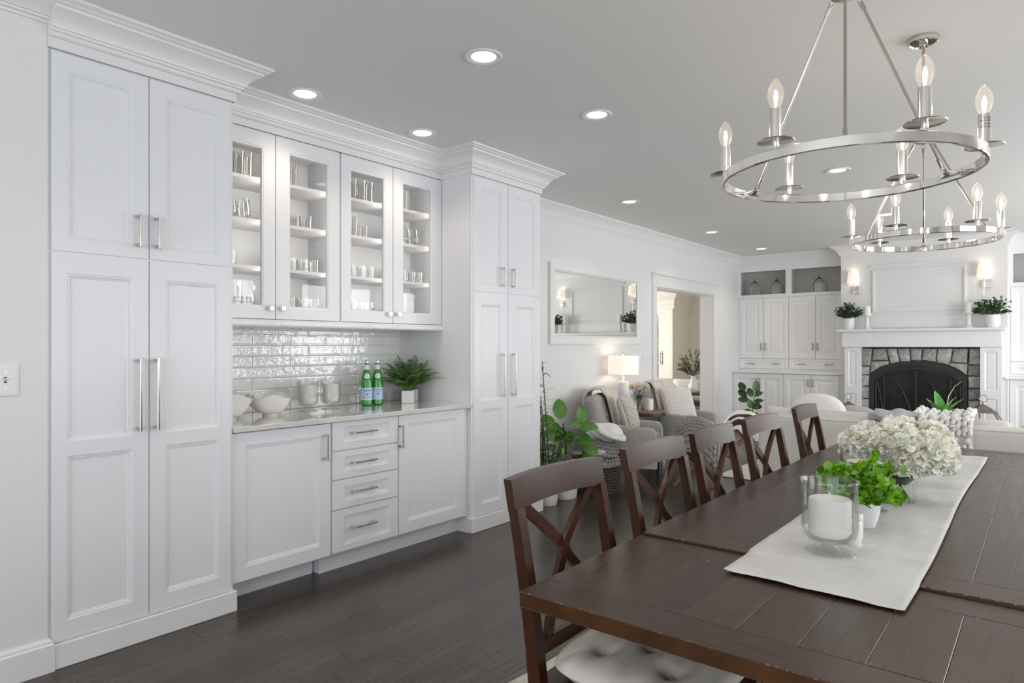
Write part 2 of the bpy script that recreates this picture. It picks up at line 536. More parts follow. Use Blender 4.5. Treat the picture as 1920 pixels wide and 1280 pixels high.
WLOC = {}
def thing(name, label, cat, loc=(0, 0, 0), rz=0.0, group=None):
    o = bpy.data.objects.new(name, None)
    o.empty_display_size = 0.1
    COL.objects.link(o)
    o.location = loc
    o.rotation_euler = (0, 0, rz)
    o['label'] = label
    o['category'] = cat
    if group: o['group'] = group
    WLOC[o.name] = Vector(loc)
    return o
def tag(o, label, cat, group=None):
    o['label'] = label
    o['category'] = cat
    if group: o['group'] = group
    return o
def structure(o):
    o['kind'] = 'structure'
    return o
def place(name, me, parent=None, mtx=None, loc=None):
    """Another object on an existing mesh."""
    o = bpy.data.objects.new(name, me)
    COL.objects.link(o)
    if parent is not None:
        o.parent = parent
    if mtx is not None:
        o.matrix_local = mtx
    elif loc is not None:
        o.location = loc
    return o
KIDS = {}
def kids_of(o):
    return [c for c in bpy.data.objects if c.parent == o]
def dup(root, loc, rz=0.0, label=None, group=None):
    """A copy of a thing with copies of its parts and sub-parts (mesh data shared)."""
    r = root.copy()
    COL.objects.link(r)
    r.location = loc
    r.rotation_euler = (0, 0, rz)
    if label: r['label'] = label
    if group: r['group'] = group
    if root.name not in KIDS:
        KIDS[root.name] = [(c, kids_of(c)) for c in kids_of(root)]
    for c, gs in KIDS[root.name]:
        d = c.copy()
        COL.objects.link(d)
        d.parent = r
        for g in gs:
            e = g.copy()
            COL.objects.link(e)
            e.parent = d
    return r
def rot(axis, deg):
    return Matrix.Rotation(math.radians(deg), 3, axis)
def frame3(fwd, up=(0, 0, 1)):
    """3x3 with columns side, fwd, up."""
    f = Vector(fwd).normalized()
    a = f.cross(Vector(up))
    if a.length < 1e-4: a = f.orthogonal()
    a.normalize()
    u = a.cross(f).normalized()
    return Matrix((a, f, u)).transposed()

# cabinet fronts: a face is described by (u along, v up, d outward)
def face_x(X0):
    return lambda u, v, d: (X0 + d, u, v)
def face_ny(Y0):
    return lambda u, v, d: (u, Y0 - d, v)
def door(m, mp, u0, u1, v0, v1, rects, loops, t, hole=False, mi=0):
    """Door slab of thickness t with recessed panels: rects stacked in one column, loops = [(inset, depth)...]."""
    q = lambda pts: m.add([mp(*p) for p in pts], [(0, 1, 2, 3)], mi)
    c = 0.0018
    q([(u0, v0, 0), (u0, v1, 0), (u0 + c, v1 - c, t), (u0 + c, v0 + c, t)])
    q([(u1, v0, 0), (u1, v1, 0), (u1 - c, v1 - c, t), (u1 - c, v0 + c, t)])
    q([(u0, v0, 0), (u1, v0, 0), (u1 - c, v0 + c, t), (u0 + c, v0 + c, t)])
    q([(u0, v1, 0), (u1, v1, 0), (u1 - c, v1 - c, t), (u0 + c, v1 - c, t)])
    if not hole:
        q([(u0, v0, 0), (u1, v0, 0), (u1, v1, 0), (u0, v1, 0)])
    U0, U1, V0, V1 = u0 + c, u1 - c, v0 + c, v1 - c
    rects = sorted(rects, key=lambda r: r[2])
    ra0, ra1 = rects[0][0], rects[0][1]
    q([(U0, V0, t), (ra0, V0, t), (ra0, V1, t), (U0, V1, t)])
    q([(ra1, V0, t), (U1, V0, t), (U1, V1, t), (ra1, V1, t)])
    cur = V0
    for (a, b, lo, hi) in rects:
        q([(ra0, cur, t), (ra1, cur, t), (ra1, lo, t), (ra0, lo, t)])
        cur = hi
        pi_, pd = 0.0, t
        for (ins, dep) in loops:
            A = [(a + pi_, lo + pi_, pd), (b - pi_, lo + pi_, pd), (b - pi_, hi - pi_, pd), (a + pi_, hi - pi_, pd)]
            B = [(a + ins, lo + ins, dep), (b - ins, lo + ins, dep), (b - ins, hi - ins, dep), (a + ins, hi - ins, dep)]
            for k in range(4):
                q([A[k], A[(k + 1) % 4], B[(k + 1) % 4], B[k]])
            pi_, pd = ins, dep
        if not hole:
            q([(a + pi_, lo + pi_, pd), (b - pi_, lo + pi_, pd), (b - pi_, hi - pi_, pd), (a + pi_, hi - pi_, pd)])
    q([(ra0, cur, t), (ra1, cur, t), (ra1, V1, t), (ra0, V1, t)])
SHAKER = [(0.003, 0.0175), (0.010, 0.0165), (0.013, 0.0105), (0.017, 0.0115), (0.020, 0.0085)]
RAISED = [(0.004, 0.017), (0.012, 0.016), (0.018, 0.009), (0.034, 0.009), (0.060, 0.016)]
def pull(m, mp, u, v, L, vertical=True, stand=0.052, w=0.011):
    """Square bar pull: two posts and a bar."""
    e = L / 2 - 0.012
    for s_ in (-1, 1):
        if vertical:
            a, b, c0, c1 = u - w / 2, u + w / 2, v + s_ * e - w * .7, v + s_ * e + w * .7
        else:
            a, b, c0, c1 = u + s_ * e - w * .7, u + s_ * e + w * .7, v - w / 2, v + w / 2
        P = [mp(a, c0, 0.0), mp(b, c1, stand)]
        m.box(*sum([[min(P[0][i], P[1][i]), max(P[0][i], P[1][i])] for i in range(3)], []), c=0.001)
    if vertical:
        P = [mp(u - w / 2, v - L / 2, stand - w * .5), mp(u + w / 2, v + L / 2, stand + w * .5)]
    else:
        P = [mp(u - L / 2, v - w / 2, stand - w * .5), mp(u + L / 2, v + w / 2, stand + w * .5)]
    m.box(*sum([[min(P[0][i], P[1][i]), max(P[0][i], P[1][i])] for i in range(3)], []), c=0.0015)

def sweep(m, path, prof, side=1, mi=0, closed_ends=True):
    """Mitred moulding: prof of (out, z) along a plan polyline; out goes to the right of the path times side."""
    P = [Vector((p[0], p[1])) for p in path]
    N = len(P)
    nrm = []
    for i in range(N - 1):
        d = (P[i + 1] - P[i]).normalized()
        nrm.append(Vector((d.y, -d.x)) * side)
    rows = []
    for i in range(N):
        if i == 0: mt = nrm[0]
        elif i == N - 1: mt = nrm[-1]
        else:
            mt = nrm[i - 1] + nrm[i]
            mt = mt / max(1e-4, mt.dot(nrm[i]))
        rows.append([(P[i].x + mt.x * o, P[i].y + mt.y * o, z) for (o, z) in prof])
    k = len(prof)
    vs = [p for r in rows for p in r]
    fs = []
    for i in range(N - 1):
        for j in range(k - 1):
            fs.append((i * k + j, i * k + j + 1, (i + 1) * k + j + 1, (i + 1) * k + j))
    if closed_ends:
        fs.append(tuple(range(k)))
        fs.append(tuple((N - 1) * k + j for j in range(k - 1, -1, -1)))
    return m.add(vs, fs, mi)
# ---------------------------------------------------------------- room shell
CEIL = 2.765
XW = -3.88          # left wall face
S = structure
floor = S(M().box(-8.2, 2.75, -2.75, 13.6, -0.08, -0.003).obj('floor', 'floor_oak'))
PW = 0.0825
plank_me = {}
def plank_mesh(L):
    if L not in plank_me:
        o = M().cbox(-PW / 2 + 0.0003, PW / 2 - 0.0003, -L / 2 + 0.0006, L / 2 - 0.0006, -0.012, 0.0, 0.0006).obj('plank', 'floor_oak')
        plank_me[L] = o.data
        bpy.data.objects.remove(o)
    return plank_me[L]
rp = random.Random(3)
for i in range(40):
    x = -3.86 + (i + .5) * PW
    if x > -0.62: break
    y = (0.55 if x > -3.45 else 4.30) - rp.uniform(0, 0.9)
    while y < (9.9 if x < -1.5 else 5.2):
        L = rp.choice([1.2, 1.5, 1.8, 2.1])
        place('plank', plank_mesh(L), floor, loc=(x, y + L / 2, 0))
        y += L
ceiling = S(M().box(-4.08, 2.75, -2.75, 11.1, CEIL, CEIL + .12).obj('ceiling', 'ceiling_paint'))
m = M()
m.box(XW - .2, XW, 0.9, 7.74, 0, CEIL)
m.box(XW - .2, XW, 9.60, 11.1, 0, CEIL)
m.box(XW - .2, XW, 7.74, 9.60, 2.10, CEIL)
wall_left = S(m.obj('wall_left', 'wall_paint'))
S(M().box(-4.08, -3.225, -2.75, 0.936, 0, CEIL).obj('wall_near', 'wall_paint'))
S(M().box(-3.88, 2.75, 10.95, 11.1, 0, CEIL).obj('wall_back', 'wall_paint'))
m = M()
m.box(2.6, 2.75, -2.75, 11.1, 0, .5).box(2.6, 2.75, -2.75, 11.1, 2.4, CEIL)
ys = [-2.75] + [q for w in WIN_RIGHT for q in w] + [11.1]
for k in range(0, len(ys), 2):
    m.box(2.6, 2.75, ys[k], ys[k + 1], .5, 2.4)
S(m.obj('wall_right', 'wall_paint'))
for k, (a, b) in enumerate(WIN_RIGHT):
    m = M()
    m.box(2.58, 2.62, a - .08, a + .03, .45, 2.46).box(2.58, 2.62, b - .03, b + .08, .45, 2.46)
    m.box(2.58, 2.62, a - .08, b + .08, .42, .53).box(2.58, 2.62, a - .08, b + .08, 2.37, 2.5)
    m.box(2.60, 2.62, (a + b) / 2 - .025, (a + b) / 2 + .025, .5, 2.4).box(2.60, 2.62, a, b, 1.43, 1.48)
    S(m.obj('window_%d' % (k + 1), 'trim_paint'))
m = M()
m.box(-3.225, -2.7, -2.75, -2.6, 0, CEIL).box(1.5, 2.6, -2.75, -2.6, 0, CEIL)
m.box(-2.7, 1.5, -2.75, -2.6, 0, .4).box(-2.7, 1.5, -2.75, -2.6, 2.4, CEIL)
S(m.obj('wall_behind', 'wall_paint'))
# chimney breast with the firebox recess
BRL, BRR, BRY = -2.30, -0.385, 10.38
m = M()
m.box(BRL, -2.03, BRY, 10.95, 0, 1.33).box(-0.66, BRR, BRY, 10.95, 0, 1.33)
m.box(BRL, BRR, BRY, 10.95, 1.33, CEIL).box(-2.03, -0.66, 10.85, 10.95, 0, 1.33)
S(m.obj('wall_chimney', 'wall_paint'))

# crown mouldings
CROWN = [(0, -.135), (.010, -.135), (.013, -.120), (.024, -.116), (.026, -.104), (.034, -.102), (.040, -.082), (.056, -.060), (.076, -.044),
         (.082, -.034), (.096, -.032), (.104, -.020), (.118, -.018), (.118, 0), (0, 0)]
CROWN = [(o, CEIL + z) for o, z in CROWN]
CABCROWN = [(0, 2.590), (.007, 2.590), (.007, 2.632), (.016, 2.634), (.022, 2.640), (.024, 2.652), (.034, 2.655), (.036, 2.664), (.044, 2.666),
            (.048, 2.682), (.062, 2.702), (.084, 2.720), (.104, 2.727), (.106, 2.736), (.120, 2.740), (.128, 2.748), (.142, 2.751), (.142, CEIL), (0, CEIL)]
def crown(name, path, prof, side=1):
    m = M()
    sweep(m, path, prof, side)
    return S(m.obj(name, 'trim_paint', smooth=True, angle=25))
NEARCROWN = [(o, CEIL - (CEIL - z) * 0.62) for o, z in CROWN]
crown('trim_1', [(-3.225, -2.6), (-3.225, 0.936), (-3.88, 0.936)], [(o * 1.25, z) for o, z in NEARCROWN], 1)
XF = -3.225       # face of the tall cabinets
XU = -3.53        # face of the glass uppers
crown('trim_2', [(XF, 0.9365), (XF, 1.747), (XU, 1.747), (XU, 3.545), (XF, 3.545), (XF, 4.385), (XW, 4.385)], CABCROWN, 1)
crown('trim_3', [(XW, 4.385), (XW, 10.62), (BRL, 10.62), (BRL, BRY), (BRR, BRY), (BRR, 10.62), (2.6, 10.62)], CROWN, 1)
crown('trim_4', [(2.6, 10.62), (2.6, -2.6), (-3.225, -2.6)], CROWN, 1)
# baseboards
BASE = [(0, 0), (.016, 0), (.016, .112), (.011, .118), (.011, .126), (.005, .136), (0, .136)]
def baseboard(name, path, side=1, prof=BASE):
    m = M()
    sweep(m, path, prof, side)
    return S(m.obj(name, 'trim_paint'))
baseboard('baseboard_near', [(-3.225, -2.6), (-3.225, 0.936), (-3.30, 0.936)], 1, [(o * 1.25, z) for o, z in BASE])
baseboard('baseboard_left', [(XW, 4.39), (XW, 7.64)], 1)
baseboard('baseboard_far', [(XW, 9.70), (XW, 10.33)], 1)
# cased opening to the sunroom
m = M()
for (a, b) in ((7.64, 7.74), (9.60, 9.70)):
    m.box(XW, XW + .018, a, b, 0, 2.10, c=.003)
    m.box(XW, XW + .026, a - .012 if a < 8 else b - .012, a + .012 if a < 8 else b + .012, 0, 2.10, c=.003)
m.box(XW, XW + .022, 7.62, 9.72, 2.10, 2.20, c=.003)
S(m.obj('trim_5', 'trim_paint'))
m = M()
sweep(m, [(XW, 7.60), (XW, 9.74)], [(0, 2.195), (.024, 2.195), (.028, 2.21), (.034, 2.222), (.034, 2.235), (.05, 2.25), (.06, 2.258), (.06, 2.278), (0, 2.278)], 1)
S(m.obj('trim_6', 'trim_paint'))
m = M()
m.box(XW - .2, XW, 7.742, 7.752, 0, 2.09).box(XW - .2, XW, 9.588, 9.598, 0, 2.09).box(XW - .2, XW, 7.742, 9.598, 2.088, 2.098)
S(m.obj('trim_7', 'trim_paint'))

# ------------------------------------------------ sunroom beyond the opening
m = M()
m.box(-8.2, -6.92, 12.5, 12.65, 0, 2.6).box(-6.10, -5.88, 12.5, 12.65, 0, 2.6).box(-6.92, -6.10, 12.5, 12.65, 2.02, 2.6)
m.box(-5.95, -5.88, 12.65, 13.4, 0, 2.6).box(-5.95, -4.0, 13.3, 13.45, 0, 2.6)
m.box(-8.2, -4.08, 7.0, 7.15, 0, 2.6)
m.box(-8.2, -8.05, 7.0, 8.0, 0, 2.6).box(-8.2, -8.05, 11.8, 12.6, 0, 2.6).box(-8.2, -8.05, 7.0, 12.6, 0, .5).box(-8.2, -8.05, 7.0, 12.6, 2.2, 2.6)
m.box(-4.08, -3.95, 11.1, 13.4, 0, 2.6)
S(m.obj('wall_sunroom', 'sunroom_paint'))
S(M().box(-8.2, -4.08, 7.0, 13.45, 2.45, 2.55).obj('ceiling_sunroom', 'sunroom_paint'))
m = M()
sweep(m, [(-8.05, 12.5), (-5.88, 12.5), (-5.88, 13.3), (-4.08, 13.3)], [(0, 2.10), (.02, 2.10), (.02, 2.18), (.035, 2.20), (.035, 2.27), (.06, 2.30), (.11, 2.37), (.12, 2.39), (.12, 2.45), (0, 2.45)], 1)
S(m.obj('trim_8', 'sunroom_paint'))
m = M()
m.box(-5.98, -5.88, 12.47, 12.5, 0, 2.1, c=.004)
m.box(-5.72, -5.45, 13.285, 13.3, .75, 1.95, c=.004).box(-5.88, -4.1, 13.28, 13.3, 1.98, 2.02)
S(m.obj('trim_9', 'sunroom_paint'))
d1 = M()
door(d1, lambda u, v, d: (u, 12.60 - d, v), -6.92, -6.10, 0, 2.02, [(-6.80, -6.23, .22, 1.99)], [(.004, .036), (.012, .02)], .04, hole=True)
d1 = S(d1.obj('door_1', 'sunroom_paint'))
M().box(-6.80, -6.23, 12.575, 12.581, .22, 1.99).obj('pane', 'pane_glass', d1)
m = M()
m.tube([(-6.165, 12.50, .99), (-6.165, 12.50, 1.21)], .008)
m.tube([(-6.165, 12.56, 1.01), (-6.165, 12.50, 1.01)], .007).tube([(-6.165, 12.56, 1.19), (-6.165, 12.50, 1.19)], .007)
m.box(-6.185, -6.145, 12.548, 12.56, .96, 1.24, c=.003)
m.obj('door_handle', 'antique_pewter', d1, smooth=True)

# ------------------------------------------------ backsplash tiles on the left wall
TL, TH = 0.270, 0.0695
def tile_mesh(L):
    m = M()
    x0, x1, g = -0.008, 0.0, 0.001
    a, b, lo, hi = -L / 2 + g, L / 2 - g, -TH / 2 + g, TH / 2 - g
    loops = [(0, x0), (0, -.003), (.003, 0.0), (.010, .0004), (.013, -.0008)]
    P = []
    for ins, x in loops:
        P.append([(x, a + ins, lo + ins), (x, b - ins, lo + ins), (x, b - ins, hi - ins), (x, a + ins, hi - ins)])
    vs = [q for r in P for q in r]
    fs = []
    for i in range(len(P) - 1):
        for k in range(4):
            fs.append((i * 4 + k, i * 4 + (k + 1) % 4, i * 4 + 4 + (k + 1) % 4, i * 4 + 4 + k))
    fs.append(tuple((len(P) - 1) * 4 + k for k in range(4)))
    m.add(vs, fs)
    o = m.obj('tile', 'tile_glaze')
    me = o.data
    bpy.data.objects.remove(o)
    return me
TM = {TL: tile_mesh(TL), TL / 2: tile_mesh(TL / 2)}
S(M().box(XW, XW + .0045, 1.75, 3.545, .93, 1.49).obj('grout', 'grout', wall_left))
rt = random.Random(5)
for r in range(8):
    z = .935 + TH * (r + .5)
    y = 1.675 + (TL / 2 if r % 2 else 0)
    while y < 3.545:
        L = TL
        if y + TL > 3.55: L = TL / 2
        mt = Matrix.Translation((XW + .012, y + L / 2, z)) @ Matrix.Rotation(rt.uniform(-.012, .012), 4, 'Z') @ Matrix.Rotation(rt.uniform(-.02, .02), 4, 'Y')
        if y + L < 3.56: place('tile', TM[L], wall_left, mtx=mt)
        y += TL
# ---------------------------------------------------------------- the built-in pantry wall
fx = face_x(XF - .02)
T = .02
# tall cabinets left and right
def tall(label, y0, y1, ym, side_l, loc, rects_up, rects_lo, hy):
    t = thing('pantry_cabinet', label, 'cabinet', loc)
    m = M()
    m.box(XW, XF - .0205, y0, y1, .0, 2.70)
    m.box(XF - .022, XF - .012, y0, y1, .10, 2.60)
    m.obj('body', 'cabinet_paint', t)
    m = M()
    m.box(XF - .03, XF + .014, y0 - (.012 if side_l else 0), y1 + .012, 0, .104, c=.003)
    if side_l: m.box(XF - .20, XF - .0302, y0 - .012, y0 + .01, 0, .104)
    m.box(XF - .25, XF - .0302, y1 - .005, y1 + .0115, 0, .104)
    m.obj('toe_board', 'trim_paint', t)
    fl = 0.010 if not side_l else 0.022
    a0, a1 = y0 + fl, y1 - .016
    for k, (u0, u1) in enumerate(((a0, ym - .0016), (ym + .0016, a1))):
        m = M(); r = rects_up[k]
        door(m, fx, u0, u1, 1.748, 2.584, [(r[0], r[1], 1.80, 2.515)], SHAKER, T)
        d = m.obj('door', 'cabinet_paint', t)
        m = M(); pull(m, fx, hy[0][k], 1.872, .152)
        m.obj('handle', 'nickel', d)
        m = M(); r = rects_lo[k]
        door(m, fx, u0, u1, .110, 1.744, [(r[0], r[1], .190, .882), (r[0], r[1], .945, 1.657)], SHAKER, T)
        d = m.obj('door', 'cabinet_paint', t)
        m = M(); pull(m, fx, hy[1][k], 1.128, .332)
        m.obj('handle', 'nickel', d)
    return t
tall('tall white pantry cabinet beside the light switch, left end of the cabinet wall', .938, 1.745, 1.336, False, (XF, 1.34, 0),
     [(1.010, 1.265), (1.411, 1.666)], [(1.006, 1.265), (1.409, 1.666)], [(1.287, 1.369), (1.287, 1.364)])
tall('narrow tall white pantry cabinet between the fern counter and the wall mirror', 3.545, 4.385, 3.956, True, (XF, 3.96, 0),
     [(3.648, 3.876), (4.048, 4.294)], [(3.644, 3.876), (4.048, 4.294)], [(3.880, 4.012), (3.880, 4.012)])

# base cabinets
XL = -3.25
fl_ = face_x(XL - .02)
t = thing('appliance_front', 'white panel door with a vertical bar pull, at the left end under the counter', 'appliance', (XL, 2.05, 0))
m = M(); m.box(XW, XL - .0205, 1.747, 2.354, .12, .90).box(XW, XL - .15, 1.747, 2.33, 0, .12)
m.obj('body', 'cabinet_paint', t)
m = M(); door(m, fl_, 1.750, 2.352, .128, .899, [(1.822, 2.278, .199, .830)], SHAKER, T)
d = m.obj('door', 'cabinet_paint', t)
m = M(); pull(m, fl_, 2.307, .766, .155); m.obj('handle', 'nickel', d)
t = thing('drawer_cabinet', 'white base cabinet with a stack of four drawers under the counter', 'cabinet', (XL, 2.615, 0))
m = M(); m.box(XW, XL - .0205, 2.356, 2.870, .12, .903).box(XW, XL - .105, 2.345, 2.872, 0, .12)
m.obj('body', 'cabinet_paint', t)
for (lo, hi, a, b, hz) in ((.733, .901, .776, .868, .829), (.562, .727, .604, .690, .651), (.386, .556, .424, .512, .478), (.132, .380, .168, .340, .264)):
    m = M(); door(m, fl_, 2.362, 2.867, lo, hi, [(2.443, 2.798, a, b)], SHAKER, T)
    d = m.obj('drawer', 'cabinet_paint', t)
    m = M(); pull(m, fl_, 2.588, hz, .172, False); m.obj('handle', 'nickel', d)
t = thing('base_cabinet', 'single door white base cabinet under the fern and the bottles', 'cabinet', (XL, 3.2, 0))
m = M(); m.box(XW, XL - .0205, 2.872, 3.543, .12, .903).box(XW, XL - .105, 2.872, 3.543, 0, .12)
m.obj('body', 'cabinet_paint', t)
m = M(); door(m, fl_, 2.875, 3.497, .132, .901, [(2.950, 3.415, .206, .842)], SHAKER, T)
d = m.obj('door', 'cabinet_paint', t)
m = M(); pull(m, fl_, 2.882, .767, .152); m.obj('handle', 'nickel', d)
tag(M().box(XW + .005, -3.215, 1.747, 3.5435, .905, .934, c=.003).obj('countertop', 'quartz'), 'glossy white quartz countertop with green bottles and ferns on it', 'countertop')

# glass-fronted wall cabinets
def upper(label, y0, y1, ym, glass, loc):
    t = thing('glass_cabinet', label, 'cabinet', loc)
    fu = face_x(XU - .02)
    m = M()
    m.box(XW, XW + .02, y0, y1, 1.50, 2.62)
    m.box(XW, XU - .0205, y0, y0 + .018, 1.50, 2.62).box(XW, XU - .0205, y1 - .018, y1, 1.50, 2.62)
    m.box(XW, XU - .0205, y0, y1, 1.545, 1.565).box(XW, XU - .0205, y0, y1, 2.56, 2.70)
    m.box(XU - .04, XU - .0205, ym - .018, ym + .018, 1.55, 2.6)
    m.obj('body', 'cabinet_paint', t)
    for z in SHELVES[1:]:
        sh = M(); sh.box(XW + .02, XU - .045, y0 + .018, y1 - .018, z - .02, z, c=.002)
        sh.obj('shelf', 'cabinet_paint', t)
    m = M()
    for yy in (y0 + .0185, y1 - .0185):
        for z in [1.60 + .04 * k for k in range(23)]:
            m.box(XW + .085, XW + .091, yy - .0006, yy + .0006, z, z + .005)
    m.obj('shelf_pin_hole', 'slot_dark', t, kind='stuff')
    m = M()
    for yy in (ym - .020, y1 - .0195):
        m.box(XU - .030, XU - .0215, yy - .004, yy + .001, 1.575, 2.55)
    m.obj('light_strip', 'lit_strip', t, label='thin warm light strip inside the cabinet edge')
    for yy in (ym - .035, y1 - .035):
        lamp('cabinet_strip', 'AREA', (XU - .035, yy, 2.06), 1.5, (1.0, .88, .74), (0, PI / 2, math.radians(0)), .9, .01).rotation_euler = (0, PI / 2, math.radians(55))
    for k, (u0, u1) in enumerate(((y0 + .003, ym - .0016), (ym + .0016, y1 - .003))):
        m = M(); g = glass[k]
        door(m, fu, u0, u1, 1.505, 2.588, [(g[0], g[1], 1.575, 2.502)], [(.003, .0175), (.009, .016), (.012, .006), (.012, 0)], T, hole=True)
        d = m.obj('door', 'cabinet_paint', t)
        M().box(XU - .016, XU - .0125, g[0], g[1], 1.575, 2.502).obj('pane', 'pane_glass', d)
        ky = ym + (-.040 if k == 0 else .040)
        m = M()
        m.cbox(XU, XU + .018, ky - .006, ky + .006, 1.563, 1.575, .001)
        m.cbox(XU + .018, XU + .030, ky - .0145, ky + .0145, 1.5545, 1.5835, .003)
        m.cbox(XU, XU + .003, ky - .011, ky + .011, 1.558, 1.580, .001)
        m.obj('knob', 'nickel', d)
    return t
SHELVES = [1.565, 1.812, 2.083, 2.330]
upper('left pair of glass doors of the white wall cabinet, next to the tall pantry', 1.747, 2.627, 2.168, [(1.820, 2.092), (2.257, 2.541)], (XU, 2.18, 1.5))
upper('right pair of glass doors of the white wall cabinet, over the bottles', 2.629, 3.543, 3.068, [(2.706, 2.996), (3.156, 3.442)], (XU, 3.08, 1.5))
m = M(); sweep(m, [(XU - .05, 1.747), (XU - .05, 3.543)], [(0, 1.462), (.052, 1.462), (.058, 1.470), (.056, 1.480), (.052, 1.486), (.050, 1.503), (0, 1.503)], 1)
m.box(XW, XU - .05, 1.747, 3.543, 1.490, 1.503)
S(m.obj('trim_10', 'cabinet_paint'))
# plug strip under the wall cabinets
t = thing('plug_strip', 'white slanted outlet strip fixed under the glass cabinets', 'outlet strip', (XW, 2.6, 1.45))
m = M(); m.prism([(XW + .001, 1.492), (XW + .001, 1.452), (XW + .022, 1.446), (XW + .085, 1.476), (XW + .085, 1.492)], lambda u, v, d: (u, d, v), 1.76, 3.36)
m.obj('housing', 'plastic_white', t)
ux, uz = Vector((.063, 0, .030)).normalized(), Vector((.030, 0, -.063)).normalized()
for yc in (2.16, 2.50, 2.81, 3.115):
    m, h = M(), M()
    for sgn in (-.030, .030):
        c = Vector((XW + .053, yc + sgn, 1.461))
        m.lathe([(0, 0), (.019, 0), (.018, .002), (0, .002)], 16)
        n = len(m.v) - 34
        for i in range(n, len(m.v)):
            p = m.v[i]; q = c + ux * p[0] + Vector((0, p[1], 0)) + uz * p[2]; m.v[i] = tuple(q)
        for (a, b, w) in ((-.004, -.007, .0022), (-.004, .007, .0022), (.008, 0, .003)):
            q = c + ux * a + Vector((0, b, 0)) + uz * .0022
            h.ell(q, [ux * .0055, Vector((0, w, 0)), uz * .0006], 6, 3)
    o = m.obj('outlet', 'plastic_white', t)
    h.obj('slot', 'slot_dark', o)

# ---------------------------------------------------------------- glasses in the wall cabinets
def lathe_me(name, prof, mt, n=20):
    o = M().lathe(prof, n).obj(name, mt, smooth=True, angle=50)
    me = o.data
    bpy.data.objects.remove(o)
    return me
G_ME = {
    'tall': lathe_me('tall_tumbler', [(0, .002), (.030, .002), (.033, .12), (.036, .150), (.0335, .150), (.030, .115), (.0275, .012), (0, .012)], 'tumbler_glass'),
    'short': lathe_me('short_tumbler', [(0, .002), (.036, .002), (.040, .085), (.0372, .085), (.033, .012), (0, .012)], 'tumbler_glass'),
    'wine': lathe_me('stemless_glass', [(0, .002), (.022, .004), (.040, .03), (.043, .05), (.036, .105), (.031, .128), (.0295, .128), (.034, .104), (.0405, .05), (.037, .031), (.02, .008), (0, .007)], 'tumbler_glass'),
    'flute': lathe_me('slim_glass', [(0, .002), (.020, .002), (.024, .165), (.022, .165), (.018, .012), (0, .012)], 'tumbler_glass'),
}
NICE = {'tall': 'tall tumbler', 'short': 'short tumbler', 'wine': 'stemless glass', 'flute': 'slim glass'}
NM = {'tall': 'tall_tumbler', 'short': 'short_tumbler', 'wine': 'stemless_glass', 'flute': 'slim_glass'}
LEVEL = ['bottom shelf', 'second shelf', 'third shelf', 'top shelf']
NTH = ['first', 'second', 'third', 'fourth']
DOORN = ['the first glass door, next to the tall pantry', 'the second glass door', 'the third glass door', 'the fourth glass door, over the fern']
ORD = [(1.83, 2.10), (2.24, 2.56), (2.70, 3.00), (3.15, 3.45)]
LAY = {0: ['flute flute flute short', 'short short', 'wine wine wine', 'tall tall tall tall'],
       1: ['short short short short', 'short short short short', 'short short short', 'tall tall'],
       2: ['short short short short', 'short short short short', 'tall tall short', 'tall tall tall tall'],
       3: ['short flute flute', 'short short short short', 'wine wine wine', 'tall tall']}
rg = random.Random(11)
for dk in range(4):
    for lv in range(4):
        ks = LAY[dk][lv].split()
        y0, y1 = ORD[dk]
        step = min(.088, (y1 - y0) / len(ks))
        y = y0 + .035
        for i, k in enumerate(ks):
            kk = k
            for row in range(2 if kk != 'flute' else 1):
                x = -3.655 - .095 * row + rg.uniform(-.008, .008)
                yy = y + i * step + row * .03 + rg.uniform(-.005, .005)
                if yy > y1 + .02: continue
                o = place(NM[kk], G_ME[kk], None, loc=(x, yy, SHELVES[lv] - .002))
                nice = NICE[kk]
                nth = [q for q in range(i + 1) if ks[q] == k]
                tag(o, '%s %s from the left, %s row, %s, %s glass door' % (NTH[len(nth) - 1], nice, 'back' if row else 'front', LEVEL[lv], NTH[dk]), 'glass', '%ss, %s, %s glass door' % (nice, LEVEL[lv], NTH[dk]))
